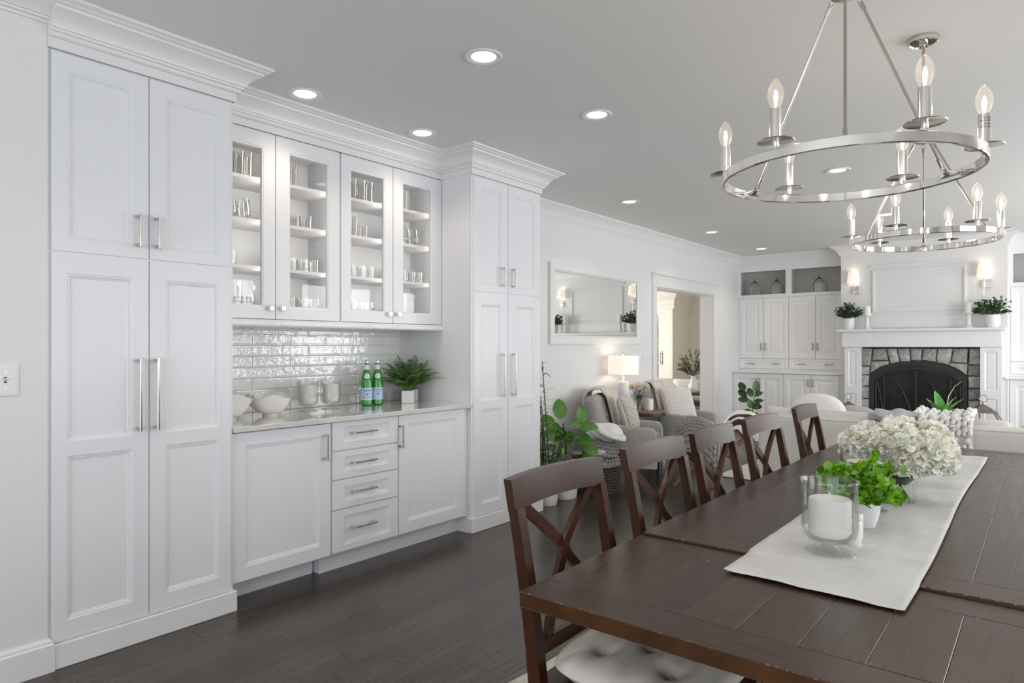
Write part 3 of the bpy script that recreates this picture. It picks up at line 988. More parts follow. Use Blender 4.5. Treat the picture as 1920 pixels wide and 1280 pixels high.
# ---------------------------------------------------------------- built-ins either side of the fireplace
YB, YL = 10.62, 10.36
fb = face_ny(YB + .02)
fl2 = face_ny(YL + .02)
def builtin(label, x0, x1, flip):
    t = thing('built_in_cabinet', label, 'cabinet', ((x0 + x1) / 2, YB, 0))
    W = x1 - x0
    m = M()
    st = .050
    n0, n1, n2, n3 = x0 + st, x0 + W * .47, x0 + W * .525, x1 - st * (.3 if not flip else 1)
    if flip: n0, n1, n2, n3 = x0 + .05, x0 + .73, x0 + .82, x1 - .05
    m.box(x0, x1, YB, YB + .02, 2.522, CEIL).box(x0, x1, YB, YB + .02, 2.105, 2.152)
    m.box(x0, n0, YB, YB + .02, 2.152, 2.522).box(n1, n2, YB, YB + .02, 2.152, 2.522).box(n3, x1, YB, YB + .02, 2.152, 2.522)
    m.box(x0, x1, YB + .0205, 10.945, 2.55, 2.58).box(x0, x1, YB + .0205, 10.945, .959, 2.138)
    m.box(x0, x1, YB, YB + .0203, .959, .985).box(x0, x0 + .022, YB, YB + .0203, .985, 2.105).box(x1 - .022, x1, YB, YB + .0203, .985, 2.105)
    m.box(x0, x1, YB - .006, YB - .0002, 2.135, 2.155)
    m.obj('body', 'trim_paint', t)
    m = M()
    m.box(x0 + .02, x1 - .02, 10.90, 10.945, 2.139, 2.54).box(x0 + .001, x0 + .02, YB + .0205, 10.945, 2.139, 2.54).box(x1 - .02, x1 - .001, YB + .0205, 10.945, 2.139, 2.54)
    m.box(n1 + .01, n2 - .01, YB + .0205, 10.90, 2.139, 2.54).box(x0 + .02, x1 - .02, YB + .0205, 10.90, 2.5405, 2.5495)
    m.obj('niche', 'niche_grey', t)
    w = (W - .044) / 4
    for k in range(4):
        a, b = x0 + .022 + w * k + .0018, x0 + .022 + w * (k + 1) - .0018
        m = M(); door(m, fb, a, b, 1.150, 2.103, [(a + .065, b - .065, 1.215, 2.035)], RAISED, .02)
        d = m.obj('door', 'trim_paint', t)
        m = M(); pull(m, fb, b - .03 if k % 2 == 0 else a + .03, 1.335, .11, True, .045, .010); m.obj('handle', 'antique_pewter', d)
    for k in range(2):
        a, b = x0 + .022 + 2 * w * k + .0018, x0 + .022 + 2 * w * (k + 1) - .0018
        m = M(); door(m, fb, a, b, .990, 1.146, [(a + .05, b - .05, 1.02, 1.116)], [(.004, .017), (.010, .013), (.02, .013)], .02)
        d = m.obj('drawer', 'trim_paint', t)
        for q in (.25, .75):
            m = M(); pull(m, fb, a + (b - a) * q, 1.068, .115, False, .045, .010); m.obj('handle', 'antique_pewter', d)
    # deeper base with its ledge
    c = M(); c.box(x0 - (.0 if not flip else .02), x1 + (.02 if not flip else 0), YL - .03, YB + .02, .930, .958, c=.004)
    c.obj('ledge', 'trim_paint', t)
    m = M(); m.box(x0, x1, YL + .0205, 10.95, 0, .93).box(x0, x1, YL - .01, YL + .03, 0, .10)
    m.box(x0, x0 + .02, YL, YL + .021, .1, .93)
    m.obj('base', 'trim_paint', t)
    for k in range(4):
        a, b = x0 + .022 + w * k + .0018, x0 + .022 + w * (k + 1) - .0018
        m = M(); door(m, fl2, a, b, .115, .922, [(a + .065, b - .065, .185, .855)], RAISED, .02)
        d = m.obj('door', 'trim_paint', t)
        m = M(); pull(m, fl2, b - .03 if k % 2 == 0 else a + .03, .80, .11, True, .045, .010); m.obj('handle', 'antique_pewter', d)
    return t
builtin('white built-in cabinet wall with lanterns in its niches, left of the fireplace', XW, BRL, False)
builtin('white built-in cabinet wall at the right of the fireplace, cut by the picture edge', BRR, 1.2, True)

# ---------------------------------------------------------------- fireplace
fp = thing('fireplace', 'white mantel fireplace with grey stone surround and black arched firebox', 'fireplace', (-1.34, 10.35, 0))
m = M()
sweep(m, [(-2.245, 10.375), (-2.245, 10.185), (-.437, 10.185), (-.437, 10.375)],
      [(0, 1.335), (.016, 1.335), (.016, 1.352), (.004, 1.356), (.004, 1.405), (.020, 1.412), (.020, 1.420), (.012, 1.424), (.012, 1.458), (.034, 1.466), (.034, 1.476), (.026, 1.480), (.026, 1.508), (.052, 1.518), (.062, 1.532), (.062, 1.5425), (0, 1.5425)], -1)
m.box(-2.244, -.438, 10.186, 10.379, 1.3355, 1.5425)
m.obj('frieze', 'trim_paint', fp)
M().box(-2.30, -.392, 10.105, 10.378, 1.543, 1.576, c=.006).obj('mantel_shelf', 'trim_paint', fp)
for (a, b) in ((-2.215, -2.018), (-.655, -.432)):
    m = M(); f = face_ny(10.235)
    door(m, f, a, b, .14, 1.335, [(a + .045, b - .045, .20, .69), (a + .045, b - .045, .79, 1.28)], [(.004, .028), (.012, .024), (.02, .02), (.03, .024)], .03)
    m.box(a, b, 10.2355, 10.379, .0, 1.335).box(a - .012, b + .012, 10.195, 10.378, 0, .14, c=.004)
    m.obj('pilaster', 'trim_paint', fp)
STONES = [[(-2.035, 1.309), (-1.889, 1.309), (-1.901, 1.145), (-1.916, 1.068), (-2.035, 1.066)], [(-2.035, 1.059), (-1.916, 1.062), (-1.919, .95), (-2.035, .944)],
 [(-2.035, .936), (-1.922, .943), (-1.926, .79), (-2.035, .783)], [(-2.035, .776), (-1.924, .783), (-1.924, .619), (-2.035, .61)], [(-2.035, .602), (-1.924, .61), (-1.921, .435), (-2.035, .428)],
 [(-2.035, .42), (-1.921, .427), (-1.921, .24), (-2.035, .235)], [(-2.035, .228), (-1.921, .232), (-1.921, .0), (-2.035, .0)],
 [(-1.881, 1.309), (-1.719, 1.31), (-1.695, 1.151), (-1.897, 1.145)], [(-1.904, 1.135), (-1.686, 1.141), (-1.686, 1.1), (-1.805, 1.047), (-1.914, .967)],
 [(-1.71, 1.31), (-1.59, 1.31), (-1.561, 1.143), (-1.564, 1.123), (-1.659, 1.105), (-1.677, 1.128)], [(-1.581, 1.31), (-1.448, 1.31), (-1.436, 1.158), (-1.44, 1.138), (-1.546, 1.126), (-1.554, 1.15)],
 [(-1.439, 1.311), (-1.29, 1.311), (-1.309, 1.153), (-1.428, 1.145)], [(-1.282, 1.311), (-1.128, 1.311), (-1.142, 1.129), (-1.222, 1.141), (-1.301, 1.156)],
 [(-1.12, 1.311), (-.952, 1.312), (-.983, 1.138), (-1.005, 1.099), (-1.132, 1.123)], [(-.945, 1.312), (-.789, 1.312), (-.805, 1.128), (-.972, 1.139)],
 [(-.983, 1.128), (-.797, 1.119), (-.799, .968), (-.896, 1.036), (-.999, 1.093)], [(-.776, 1.312), (-.660, 1.313), (-.660, 1.105), (-.783, 1.109)],
 [(-.787, 1.099), (-.660, 1.096), (-.660, .965), (-.791, .965)], [(-.789, .955), (-.660, .959), (-.660, .808), (-.789, .807)], [(-.791, .794), (-.660, .801), (-.660, .66), (-.794, .652)],
 [(-.794, .644), (-.660, .651), (-.660, .456), (-.794, .447)], [(-.794, .44), (-.660, .448), (-.660, .24), (-.794, .235)], [(-.794, .228), (-.660, .232), (-.660, 0), (-.794, 0)]]
rs = random.Random(2)
for pl in STONES:
    cx = sum(p[0] for p in pl) / len(pl); cz = sum(p[1] for p in pl) / len(pl)
    dense = []
    for i, p in enumerate(pl):
        q = pl[(i + 1) % len(pl)]
        n = 3
        for k in range(n):
            s = k / n
            j = 0 if k == 0 else rs.uniform(-.005, .005)
            dense.append((p[0] + (q[0] - p[0]) * s + j, p[1] + (q[1] - p[1]) * s + j))
    pr = rs.uniform(0, .014)
    m = M(); n = len(dense); vs = []
    for (ins, y) in ((0, 10.40), (0, 10.345), (.007, 10.330 - pr), (.022, 10.322 - pr)):
        for (x, z) in dense:
            L = math.hypot(x - cx, z - cz)
            k = 1 - ins / L
            vs.append((cx + (x - cx) * k, y + (rs.uniform(-.004, .004) if ins > .01 else 0), cz + (z - cz) * k))
    vs.append((cx, 10.318 - pr, cz))
    fs = [(r * n + k, r * n + (k + 1) % n, (r + 1) * n + (k + 1) % n, (r + 1) * n + k) for r in range(3) for k in range(n)]
    fs += [(3 * n + k, 3 * n + (k + 1) % n, 4 * n) for k in range(n)]
    m.add(vs, fs).obj('stone', 'stone', fp, smooth=True, angle=60)
ARCH = [(-1.919, 0.0), (-1.919, .95), (-1.86, 1.0), (-1.805, 1.036), (-1.73, 1.075), (-1.647, 1.105), (-1.57, 1.125), (-1.481, 1.138), (-1.376, 1.146), (-1.30, 1.145), (-1.227, 1.139), (-1.15, 1.126), (-1.071, 1.107), (-.99, 1.077), (-.917, 1.042), (-.85, 1.0), (-.797, .955), (-.797, 0.0)]
f3 = lambda u, v, d: (u, d, v)
def ring_arch(m, poly, k, d0, d1, mi=0):
    """Arched band between poly and poly scaled about its centre."""
    cx = -1.358
    inn = [(cx + (x - cx) * k, max(0, z * k if z > 0 else 0)) for x, z in poly]
    n = len(poly)
    vs = [f3(x, z, d0) for x, z in poly] + [f3(x, z, d0) for x, z in inn] + [f3(x, z, d1) for x, z in poly] + [f3(x, z, d1) for x, z in inn]
    fs = []
    for i in range(n - 1):
        fs += [(i, i + 1, n + i + 1, n + i), (2 * n + i, 2 * n + i + 1, 3 * n + i + 1, 3 * n + i), (i, i + 1, 2 * n + i + 1, 2 * n + i), (n + i, n + i + 1, 3 * n + i + 1, 3 * n + i)]
    return m.add(vs, fs, mi)
m = M()
m.box(-2.03, -1.925, 10.40, 10.83, 0, 1.33).box(-.79, -.66, 10.40, 10.83, 0, 1.33)
bk = [(-2.0, 0), (-2.0, 1.33), (-.68, 1.33), (-.68, 0)]
m.box(-2.03, -.66, 10.80, 10.85, 0, 1.33)
# mortar bed behind the stones, open under the arch
n = len(ARCH)
mv = [f3(x, z, 10.352) for x, z in ARCH] + [f3(x, z, 10.352) for x, z in [(-2.033, z) if i < 2 else ((-.662, z) if i > n - 3 else (x, 1.318)) for i, (x, z) in enumerate(ARCH)]]
m.add(mv, [(i, i + 1, n + i + 1, n + i) for i in range(n - 1)])
m.obj('mortar', 'mortar', fp)
m = M(); ring_arch(m, ARCH, .90, 10.36, 10.31)
fr = m.obj('firebox_door', 'black_iron', fp)
m = M()
for k in range(27):
    x = -1.80 + .032 * k * 1.03
    s = (x + 1.358) / .56
    z = 1.145 - .19 * s * s - .075
    m.bar([(x - .008 + .006 * s, 10.304, z - .020 - .01 * abs(s)), (x + .008, 10.304, z + .016)], .008, .006, (0, 1, 0))
m.obj('vent_slot', 'dark_void', fr, kind='stuff')
cx = -1.358
m = M()
m.prism([(cx + (x - cx) * .895, z * .895) for x, z in ARCH], f3, 10.335, 10.345)
m.obj('pane', 'firebox_glass', fr)
m = M()
for x in (-1.74, -1.365, -.975):
    z = 1.145 - .19 * ((x + 1.358) / .56) ** 2 - .13
    m.box(x - .012, x + .012, 10.315, 10.335, .02, z)
m.box(-1.86, -.85, 10.318, 10.335, .02, .06)
m.tube([(cx + (x - cx) * .87, 10.325, z * .87) for x, z in ARCH], .010, 6)
for (xa, xb) in ((-1.85, -1.74), (-.975, -.87)):
    for s_ in (0, 1):
        a, b = (xa, xb) if s_ == 0 else (xb, xa)
        m.tube([(a + (b - a) * q, 10.322, .88 - .55 * q ** 1.6) for q in [i / 8 for i in range(9)]], .005, 5)
for (xa, xb) in ((-1.74, -1.365), (-1.365, -.975)):
    for s_ in (0, 1):
        a, b = (xa, xb) if s_ == 0 else (xb, xa)
        m.tube([(a + (b - a) * (q ** .8), 10.322, .98 - .75 * q ** 1.7) for q in [i / 10 for i in range(11)]], .005, 5)
m.obj('tracery', 'black_iron', fr)
m = M(); m.tube([(-1.02, 10.29, .52), (-.99, 10.28, .70), (-.93, 10.28, .82), (-.86, 10.285, .885)], .007, 6); m.obj('handle', 'nickel', fr, smooth=True)  # bright nickel arc standing in for a lit curve of the tracery
M().box(-2.2, -.45, 9.95, 10.38, 0, .03, c=.004).obj('hearth', 'stone', fp)
# logs behind the glass are not readable in the photo; the panel above the mantel
def frame_moulding(name, x0, x1, z0, z1, y, w=.035):
    m = M()
    for (ins, d0, d1, ww) in ((0, 0, .014, w), (.008, 0, .022, w * .45)):
        a, b, lo, hi = x0 + ins, x1 - ins, z0 + ins, z1 - ins
        m.box(a, b, y - d1, y, hi - ww, hi).box(a, b, y - d1, y, lo, lo + ww).box(a, a + ww, y - d1, y, lo + ww, hi - ww).box(b - ww, b, y - d1, y, lo + ww, hi - ww)
    return S(m.obj(name, 'trim_paint'))
frame_moulding('trim_11', -1.90, -.81, 1.82, 2.40, BRY)
m = M(); m.box(-1.93, -.78, BRY - .018, BRY, 1.70, 1.74).box(-1.93, -.78, BRY - .012, BRY, 1.60, 1.70).box(-1.93, -.78, BRY - .02, BRY, 2.44, 2.47)
S(m.obj('trim_14', 'trim_paint'))

# ---------------------------------------------------------------- sconces on the chimney breast
sc = thing('wall_sconce', 'lit wall sconce with a white shade, left of the panel over the mantel', 'lamp', (-2.106, BRY, 2.14), 0, 'wall sconces over the mantel')
m = M(); m.cbox(-.052, .052, -.018, 0, -.055, .055, .003); m.obj('back_plate', 'nickel', sc, world=False)
m = M(); m.tube([(-.0, -.015, .0), (-.02, -.06, .0)], .007).tube([(-.022, -.062, -.09), (-.022, -.062, .11)], .0055).tube([(-.022, -.062, -.155), (-.022, -.062, -.09)], .003)
m.obj('arm', 'nickel', sc, smooth=True, world=False)
m = M(); m.lathe([(.080, .095), (.0625, .255), (.0605, .255), (.078, .095)], 28, (-.022, -.062, 0)); m.obj('shade', 'lit_shade', sc, smooth=True, world=False)
dup(sc, (-.600, BRY, 2.145), 0, 'lit wall sconce with a white shade, right of the panel over the mantel')
for x in (-2.128, -.622):
    lamp('sconce_bulb', 'POINT', (x, BRY - .062, 2.33), 0.30, WARM, size=.05)

# ---------------------------------------------------------------- lanterns
def lantern(label, loc, s, rz, group, w=.13, h=.19):
    t = thing('lantern', label, 'lantern', loc, rz, group)
    m = M(); a = w * s; H = h * s; r = .006 * s
    m.cbox(-a, a, -a, a, 0, .018 * s, .003)
    for sx in (-1, 1):
        for sy in (-1, 1):
            m.box(sx * a - r * sx * 2 - r, sx * a - r * sx * 2 + r, sy * a - 2 * r * sy - r, sy * a - 2 * r * sy + r, .018 * s, H)
    m.box(-a, a, -a, -a + 2.4 * r, H, H + 2 * r).box(-a, a, a - 2.4 * r, a, H, H + 2 * r).box(-a, -a + 2.4 * r, -a, a, H, H + 2 * r).box(a - 2.4 * r, a, -a, a, H, H + 2 * r)
    q = a * .52; top = H + .085 * s
    for sx in (-1, 1):
        for sy in (-1, 1):
            m.tube([(sx * (a - r), sy * (a - r), H), (sx * q, sy * q, top)], r * .8, 5)
    for sx in (-1, 1):
        m.box(-q, q, sx * q - r, sx * q + r, top - r, top + r).box(sx * q - r, sx * q + r, -q, q, top - r, top + r)
    m.obj('frame', 'antique_pewter', t, world=False)
    m = M(); m.add([(-q * 1.25, -q * 1.25, top), (q * 1.25, -q * 1.25, top), (q * 1.25, q * 1.25, top), (-q * 1.25, q * 1.25, top), (0, 0, top + .062 * s)], [(3, 2, 1, 0), (0, 1, 4), (1, 2, 4), (2, 3, 4), (3, 0, 4)])
    m.lathe([(0, top + .05 * s), (.011 * s, top + .056 * s), (.006 * s, top + .074 * s), (0, top + .076 * s)], 8)
    m.obj('roof', 'antique_pewter', t, world=False)
    m = M(); R = .026 * s
    m.tube([(R * math.sin(2 * PI * k / 16), 0, top + .074 * s + R - R * math.cos(2 * PI * k / 16)) for k in range(16)], .003 * s, 5, closed=True)
    m.obj('ring', 'antique_pewter', t, smooth=True, world=False)
    for k in range(4):
        m = M(); g = a - 2 * r
        m.box(-g, g, -g - .001, -g + .001, .018 * s, H)
        mt = rot('Z', 90 * k)
        m.v = [tuple(mt @ Vector(p)) for p in m.v]
        m.obj('pane', 'clear_glass', t, world=False)
    return t
lantern('big metal lantern standing left of the fireplace, behind the grey ruffled cushion', (-2.08, 9.80, .03), 1.52, .25, None, .13, .235)
lantern('big metal lantern standing on the hearth right of the fireplace', (-.60, 9.86, .03), 1.62, .2, None, .13, .235)
for lb, x in (('small metal lantern in the left niche, the one nearer the corner', -3.66), ('small metal lantern in the left niche beside the niche post', -3.315), ('small metal lantern alone in the right niche over the doors', -2.69)):
    lantern(lb, (x, 10.755, 2.141), .70, .42, 'small lanterns in the niches', .10, .22)

# ---------------------------------------------------------------- greenery and candles on the mantel
def leaf_mesh(name, L, W, mt, fold=.25, droop=.2, nseg=5, shape=1.0, tip=.6, base_w=.0):
    """One leaf along +Y from the origin, folded along its midrib."""
    m = M(); vs = []
    for i in range(nseg + 1):
        t_ = i / nseg
        w = W / 2 * (math.sin(PI * min(1, t_ ** shape)) ** tip) if 0 < t_ < 1 else (base_w * W if t_ == 0 else 0.0)
        y = L * t_; z = -droop * L * t_ * t_
        vs += [(-w, y, z + w * fold), (0, y, z), (w, y, z + w * fold)]
    fs = []
    for i in range(nseg):
        a = i * 3
        fs += [(a, a + 1, a + 4, a + 3), (a + 1, a + 2, a + 5, a + 4)]
    o = m.add(vs, fs).obj(name, mt, smooth=True, angle=80, fix=False)
    me = o.data
    bpy.data.objects.remove(o)
    return me
def leaf_into(m, p, d, up, L, W, mi=0, fold=.25, nseg=3, droop=.1, tip=.7):
    F = frame3(d, up)
    vs = []
    for i in range(nseg + 1):
        t_ = i / nseg
        w = W / 2 * (math.sin(PI * t_) ** tip if 0 < t_ < 1 else .06)
        for sx in (-1, 0, 1):
            vs.append(Vector(p) + F @ Vector((sx * w, L * t_, (w * fold if sx else 0) - droop * L * t_ * t_)))
    fs = []
    for i in range(nseg):
        a = i * 3
        fs += [(a, a + 1, a + 4, a + 3), (a + 1, a + 2, a + 5, a + 4)]
    m.add(vs, fs, mi)
def rdir(r, zlo=-.2, zhi=1):
    z = r.uniform(zlo, zhi); a = r.uniform(0, 2 * PI); q = math.sqrt(max(0, 1 - z * z))
    return Vector((q * math.cos(a), q * math.sin(a), z))
def small_pot_plant(name, label, loc, seed, R=(.16, .14, .13), pot=(.05, .042, .125), mt='leaf_ivy', leafL=.032, n=420, group=None, spiky=0):
    t = thing(name, label, 'potted plant', loc, 0, group)
    r = random.Random(seed)
    m = M(); m.lathe([(0, 0), (pot[1], 0), (pot[0] * 1.02, pot[2] * .4), (pot[0], pot[2]), (pot[0] * .88, pot[2]), (pot[0] * .86, pot[2] * .9), (0, pot[2] * .9)], 16)
    m.obj('pot', 'pot_white', t, smooth=True, world=False)
    st, lf = M(), M()
    for k in range(60):
        d = rdir(r, -.25, 1); rr = r.uniform(.75, 1.08)
        tip = Vector((d.x * R[0] * rr, d.y * R[1] * rr, pot[2] + R[2] * .45 + d.z * R[2] * rr))
        base = Vector((r.uniform(-.5, .5) * pot[0], r.uniform(-.5, .5) * pot[0], pot[2] * .9))
        mid = base.lerp(tip, .5) + Vector((0, 0, .02))
        st.tube([base, mid, tip], .0013, 4)
        for q in range(n // 60):
            s_ = r.uniform(.35, 1)
            p = base.lerp(mid, s_ * 2) if s_ < .5 else mid.lerp(tip, s_ * 2 - 1)
            leaf_into(lf, p, (d + rdir(r, -1, 1) * .9), rdir(r, .2, 1), leafL * r.uniform(.7, 1.2), leafL * r.uniform(.6, .9), nseg=2)
    st.obj('stem', 'stem_green', t, world=False, kind='stuff', fix=False)
    lf.obj('leaves', mt, t, world=False, kind='stuff', smooth=True, angle=80, fix=False)
    return t
small_pot_plant('potted_greenery', 'bushy green plant in a white pot at the left end of the mantel', (-2.163, 10.215, 1.576), 21, (.185, .13, .155), (.073, .055, .155), n=600, leafL=.036)
small_pot_plant('potted_greenery', 'bushy green plant in a white pot at the right end of the mantel', (-.53, 10.20, 1.576), 22, (.21, .13, .15), (.085, .065, .16), n=600, leafL=.038)
for lb, x in (('white pillar candle on a turned white stand at the left of the mantel', -1.935), ('white pillar candle on a turned white stand at the right of the mantel', -.775)):
    t = thing('candle_stand', lb.replace('white pillar candle on a turned white stand', 'turned white candle stand'), 'candle stand', (x, 10.22, 1.576), 0, 'candle stands on the mantel')
    m = M(); m.lathe([(0, 0), (.058, 0), (.058, .008), (.040, .02), (.028, .04), (.034, .06), (.026, .09), (.03, .13), (.024, .165), (.040, .18), (.062, .19), (.062, .205), (0, .205)], 18)
    m.obj('stand', 'ceramic_white', t, smooth=True, world=False)
    m = M(); m.lathe([(0, 0), (.045, 0), (.045, .11), (.042, .113), (0, .109)], 18)
    c = m.obj('pillar_candle', 'candle_wax', smooth=True); c.location = (x, 10.22, 1.782)
    tag(c, lb.replace('on a turned white stand', 'resting on its turned stand'), 'candle', 'pillar candles on the mantel')
# ---------------------------------------------------------------- dining table
TX0, TX1 = -.985, .098
tb = thing('dining_table', 'long dark brown plank dining table with two end leaves', 'table', (-.44, 2.93, 0))
MW = ['table_wood', 'worn_edge', 'table_edge']
MC = ['table_wood_cross', 'worn_edge', 'table_edge']
rtb = random.Random(9)
def top_section(y0, y1, z, nose, x0, x1, w=.112):
    th = .038
    def brd(a, b, c, d, mats, six, ch=.0022):
        zz = z + rtb.uniform(-.0008, .0008)
        m = M().cbox(a, b, c, d, z - th, zz, ch, 0, 1 if six else 0, six)
        m.obj('plank', mats, tb)
    for (c, d) in ((y0, y0 + w), (y1 - w, y1)):
        e = 2 if z < .765 else 0
        m = M().cbox(x0, x1, c, d, z - th, z, .0022, 0, 1, [e, e, e, e, e, 0])
        m.obj('plank', MC, tb)
    n = 9; pw = (x1 - x0) / n
    for i in range(n):
        a, b = x0 + pw * i, x0 + pw * (i + 1)
        six = [2, 2, 2, 2, 2, 0]
        zz = z + rtb.uniform(-.0005, .0003)
        M().cbox(a + (0 if i == 0 else .0002), b - (0 if i == n - 1 else .0002), y0 + w + .0003, y1 - w - .0003, z - th, zz, .0011, 0, 0, six).obj('plank', MW, tb)
top_section(1.255, 1.868, .760, True, TX0 - .004, TX1 + .004)
top_section(1.8745, 3.962, .768, False, TX0, TX1)
top_section(3.968, 4.610, .760, False, TX0 - .004, TX1 + .004)
m = M()
for x in (-.84, -.06):
    m.box(x - .015, x + .015, 1.95, 3.90, .62, .722, c=.002).box(x - .012, x + .012, 1.36, 4.5, .68, .7215, c=.002)
for y in (1.95, 3.90):
    m.box(-.84, -.06, y - .015, y + .015, .62, .722, c=.002)
m.obj('apron', 'chair_wood', tb)
for x in (-.82, -.08):
    for y in (1.98, 3.86):
        m = M(); m.box(x - .05, x + .05, y - .05, y + .05, 0.01, .729, c=.004)
        m.obj('leg', 'chair_wood', tb)

# ---------------------------------------------------------------- X-back chairs (origin on the floor under the back of the seat, facing +x)
def make_chair():
    t = thing('dining_chair', '', 'chair')
    hw = .2325
    # rear legs, curved
    def leg_x(z):
        if z < .45: return -.085 * (1 - z / .45) ** 1.6
        return -.088 * ((z - .45) / .53) ** 1.25
    for s_ in (-1, 1):
        m = M()
        zs = [0, .1, .2, .3, .4, .45, .55, .65, .75, .85, .90]
        yy = [s_ * (hw - .019 - (.008 if z < .45 else 0)) for z in zs]
        m.bar([(leg_x(z), y, z) for z, y in zip(zs, yy)], [.034 - .004 * abs(z - .45) for z in zs], [.040 - .010 * abs(z - .45) * 2 for z in zs], (1, 0, 0))
        m.obj('leg', 'chair_wood', t, world=False)
        m = M(); m.bar([(.43, s_ * (hw + .0), 0), (.425, s_ * (hw - .004), .44)], [.030, .038], [.030, .038], (1, 0, 0)); m.obj('leg', 'chair_wood', t, world=False)
    # curved top rail
    m = M(); vs = []; n = 14
    for i in range(n + 1):
        u = -1 + 2 * i / n
        y = u * hw
        bow = .018 * (1 - u * u)
        zt, zb = .978 + .006 * (1 - u * u), .893 + .010 * (1 - u * u)
        for (x, z) in ((leg_x(.9) - .014 - bow, zb), (leg_x(.9) + .012 - bow, zb), (leg_x(.98) + .012 - bow, zt), (leg_x(.98) - .014 - bow, zt)):
            vs.append((x, y, z))
    fs = [(i * 4 + k, i * 4 + (k + 1) % 4, i * 4 + 4 + (k + 1) % 4, i * 4 + 4 + k) for i in range(n) for k in range(4)] + [(3, 2, 1, 0), (n * 4, n * 4 + 1, n * 4 + 2, n * 4 + 3)]
    m.add(vs, fs)
    m.obj('top_rail', 'chair_wood', t, world=False)
    # crossing slats, curved, bowed back
    for s_ in (-1, 1):
        m = M(); pts = []
        for k in range(13):
            q = k / 12
            z = .895 - .355 * q
            y = s_ * (.165 - .33 * (q + .12 * math.sin(PI * q) * (1 if q < .5 else .6)))
            y = max(-.19, min(.19, y))
            bow = .016 * math.sin(PI * q) + (.012 * (1 - q))
            pts.append((leg_x(z) - bow + (.004 if s_ > 0 else -.006), y, z))
        m.bar(pts, .030, .016, (1, 0, 0)); m.obj('slat', 'chair_wood', t, world=False)
    m = M(); m.box(leg_x(.53) - .011, leg_x(.53) + .009, -hw + .03, hw - .03, .515, .555, c=.002); m.obj('lower_rail', 'chair_wood', t, world=False)
    m = M()
    m.prism([(-.012, -hw + .015), (.44, -hw - .01), (.455, -.1), (.46, 0), (.455, .1), (.44, hw + .01), (-.012, hw - .015)], lambda u, v, d: (u, v, d), .432, .458)
    m.obj('seat', 'chair_wood', t, world=False)
    m = M(); m.box(.0, .42, -hw + .03, -hw + .05, .37, .432).box(.0, .42, hw - .05, hw - .03, .37, .432).box(.39, .415, -hw + .03, hw - .03, .37, .432).box(-.005, .015, -hw + .03, hw - .03, .37, .432)
    m.obj('apron', 'chair_wood', t, world=False)
    m = M()
    for s_ in (-1, 1): m.box(-.04, .43, s_ * (hw - .02) - .009, s_ * (hw - .02) + .009, .16, .185)
    m.box(.19, .21, -hw + .03, hw - .03, .163, .182)
    m.obj('stretcher', 'chair_wood', t, world=False)
    return t
ch0 = make_chair()
CH = [(-1.042, 1.615, .006, 'dark brown X-back dining chair nearest the camera, with a pale tufted cushion'),
      (-1.058, 2.268, .0, 'dark brown X-back dining chair, second of the row, in front of the blanket basket'),
      (-1.050, 2.805, .035, 'dark brown X-back dining chair, middle of the row, in front of the grey knit stool'),
      (-1.045, 3.420, -.03, 'dark brown X-back dining chair, fourth of the row along the table'),
      (-1.040, 4.185, .02, 'dark brown X-back dining chair ending the row, in front of the sofa')]
for i, (x, y, rz, lb) in enumerate(CH):
    if i == 0:
        c = ch0; c.location = (x, y, .012); c.rotation_euler.z = rz; c['label'] = lb; c['group'] = 'X-back chairs along the table'
    else:
        dup(ch0, (x, y, .012), rz, lb, 'X-back chairs along the table')
# tufted cushion on the first chair
ct = thing('seat_cushion', 'pale tufted linen cushion on the nearest dining chair', 'cushion', (-.818, 1.62, .472))
tufts = [(sx * .095, sy * .095) for sx in (-1, 1) for sy in (-1, 1)] + [(0, 0)]
def cush(u, v, top):
    x, y = (u - .5) * 2, (v - .5) * 2
    rr = (abs(x) ** 4 + abs(y) ** 4) ** .25
    a = max(abs(x), abs(y))
    k = (a / rr) if rr > 0 else 1
    X, Y = x * k * .222, y * k * .228
    e = max(0, 1 - (abs(x) ** 5)) * max(0, 1 - (abs(y) ** 5))
    z = .038 * e ** .45
    if top:
        for (tx, ty) in tufts:
            d = math.hypot(X - tx, Y - ty)
            z -= .020 * math.exp(-(d / .022) ** 2) + .012 * math.exp(-(d / .05) ** 2)
        z += .010 * math.sin(X * 33) ** 2 * e
    return (X, Y, .040 + z if top else .040 - z * .95)
m = M(); m.grid(lambda u, v: cush(u, v, True), 44, 44).grid(lambda u, v: cush(u, v, False), 20, 20)
m.obj('cover', 'cushion_linen', ct, smooth=True, angle=80, world=False)
for (tx, ty) in tufts:
    m = M(); m.ell((tx, ty, .052), [(.009, 0, 0), (0, .009, 0), (0, 0, .005)], 10, 5); m.obj('button', 'cushion_linen', ct, smooth=True, world=False)

# ---------------------------------------------------------------- runner and centrepieces
RX0, RX1, RY0, RY1 = -.655, -.243, 1.677, 4.27
rr_ = random.Random(4)
wav = [(rr_.uniform(.5, 3), rr_.uniform(2, 9), rr_.uniform(0, 6), rr_.uniform(.0006, .0016)) for _ in range(10)]
def run(u, v):
    x = RX0 + (RX1 - RX0) * u + .006 * math.sin(v * 9) * (1 if u > .5 else .6)
    y = RY0 + (RY1 - RY0) * v + .014 * (1 - u) * (1 if v < .05 else 0) - .02 * u * (1 if v > .98 else 0)
    z = (.7710 if y > 1.885 else (.7642 if y < 1.862 else .7642 + .0068 * (y - 1.862) / .023)) if y < 3.95 else (.7710 if y < 3.955 else .7710 - .0066 * min(1, (y - 3.955) / .02))
    for (a, b, c, d) in wav:
        z += max(0, d * math.sin(a * u * 6 + b * y + c)) * .8
    e = min(u, 1 - u)
    if e < .02: z += .001
    fold = .0022 * max(0, 1 - abs(y - (2.06 + .14 * u)) / .012)
    return (x, y, z + .0006 + fold)
m = M(); m.grid(run, 26, 150)
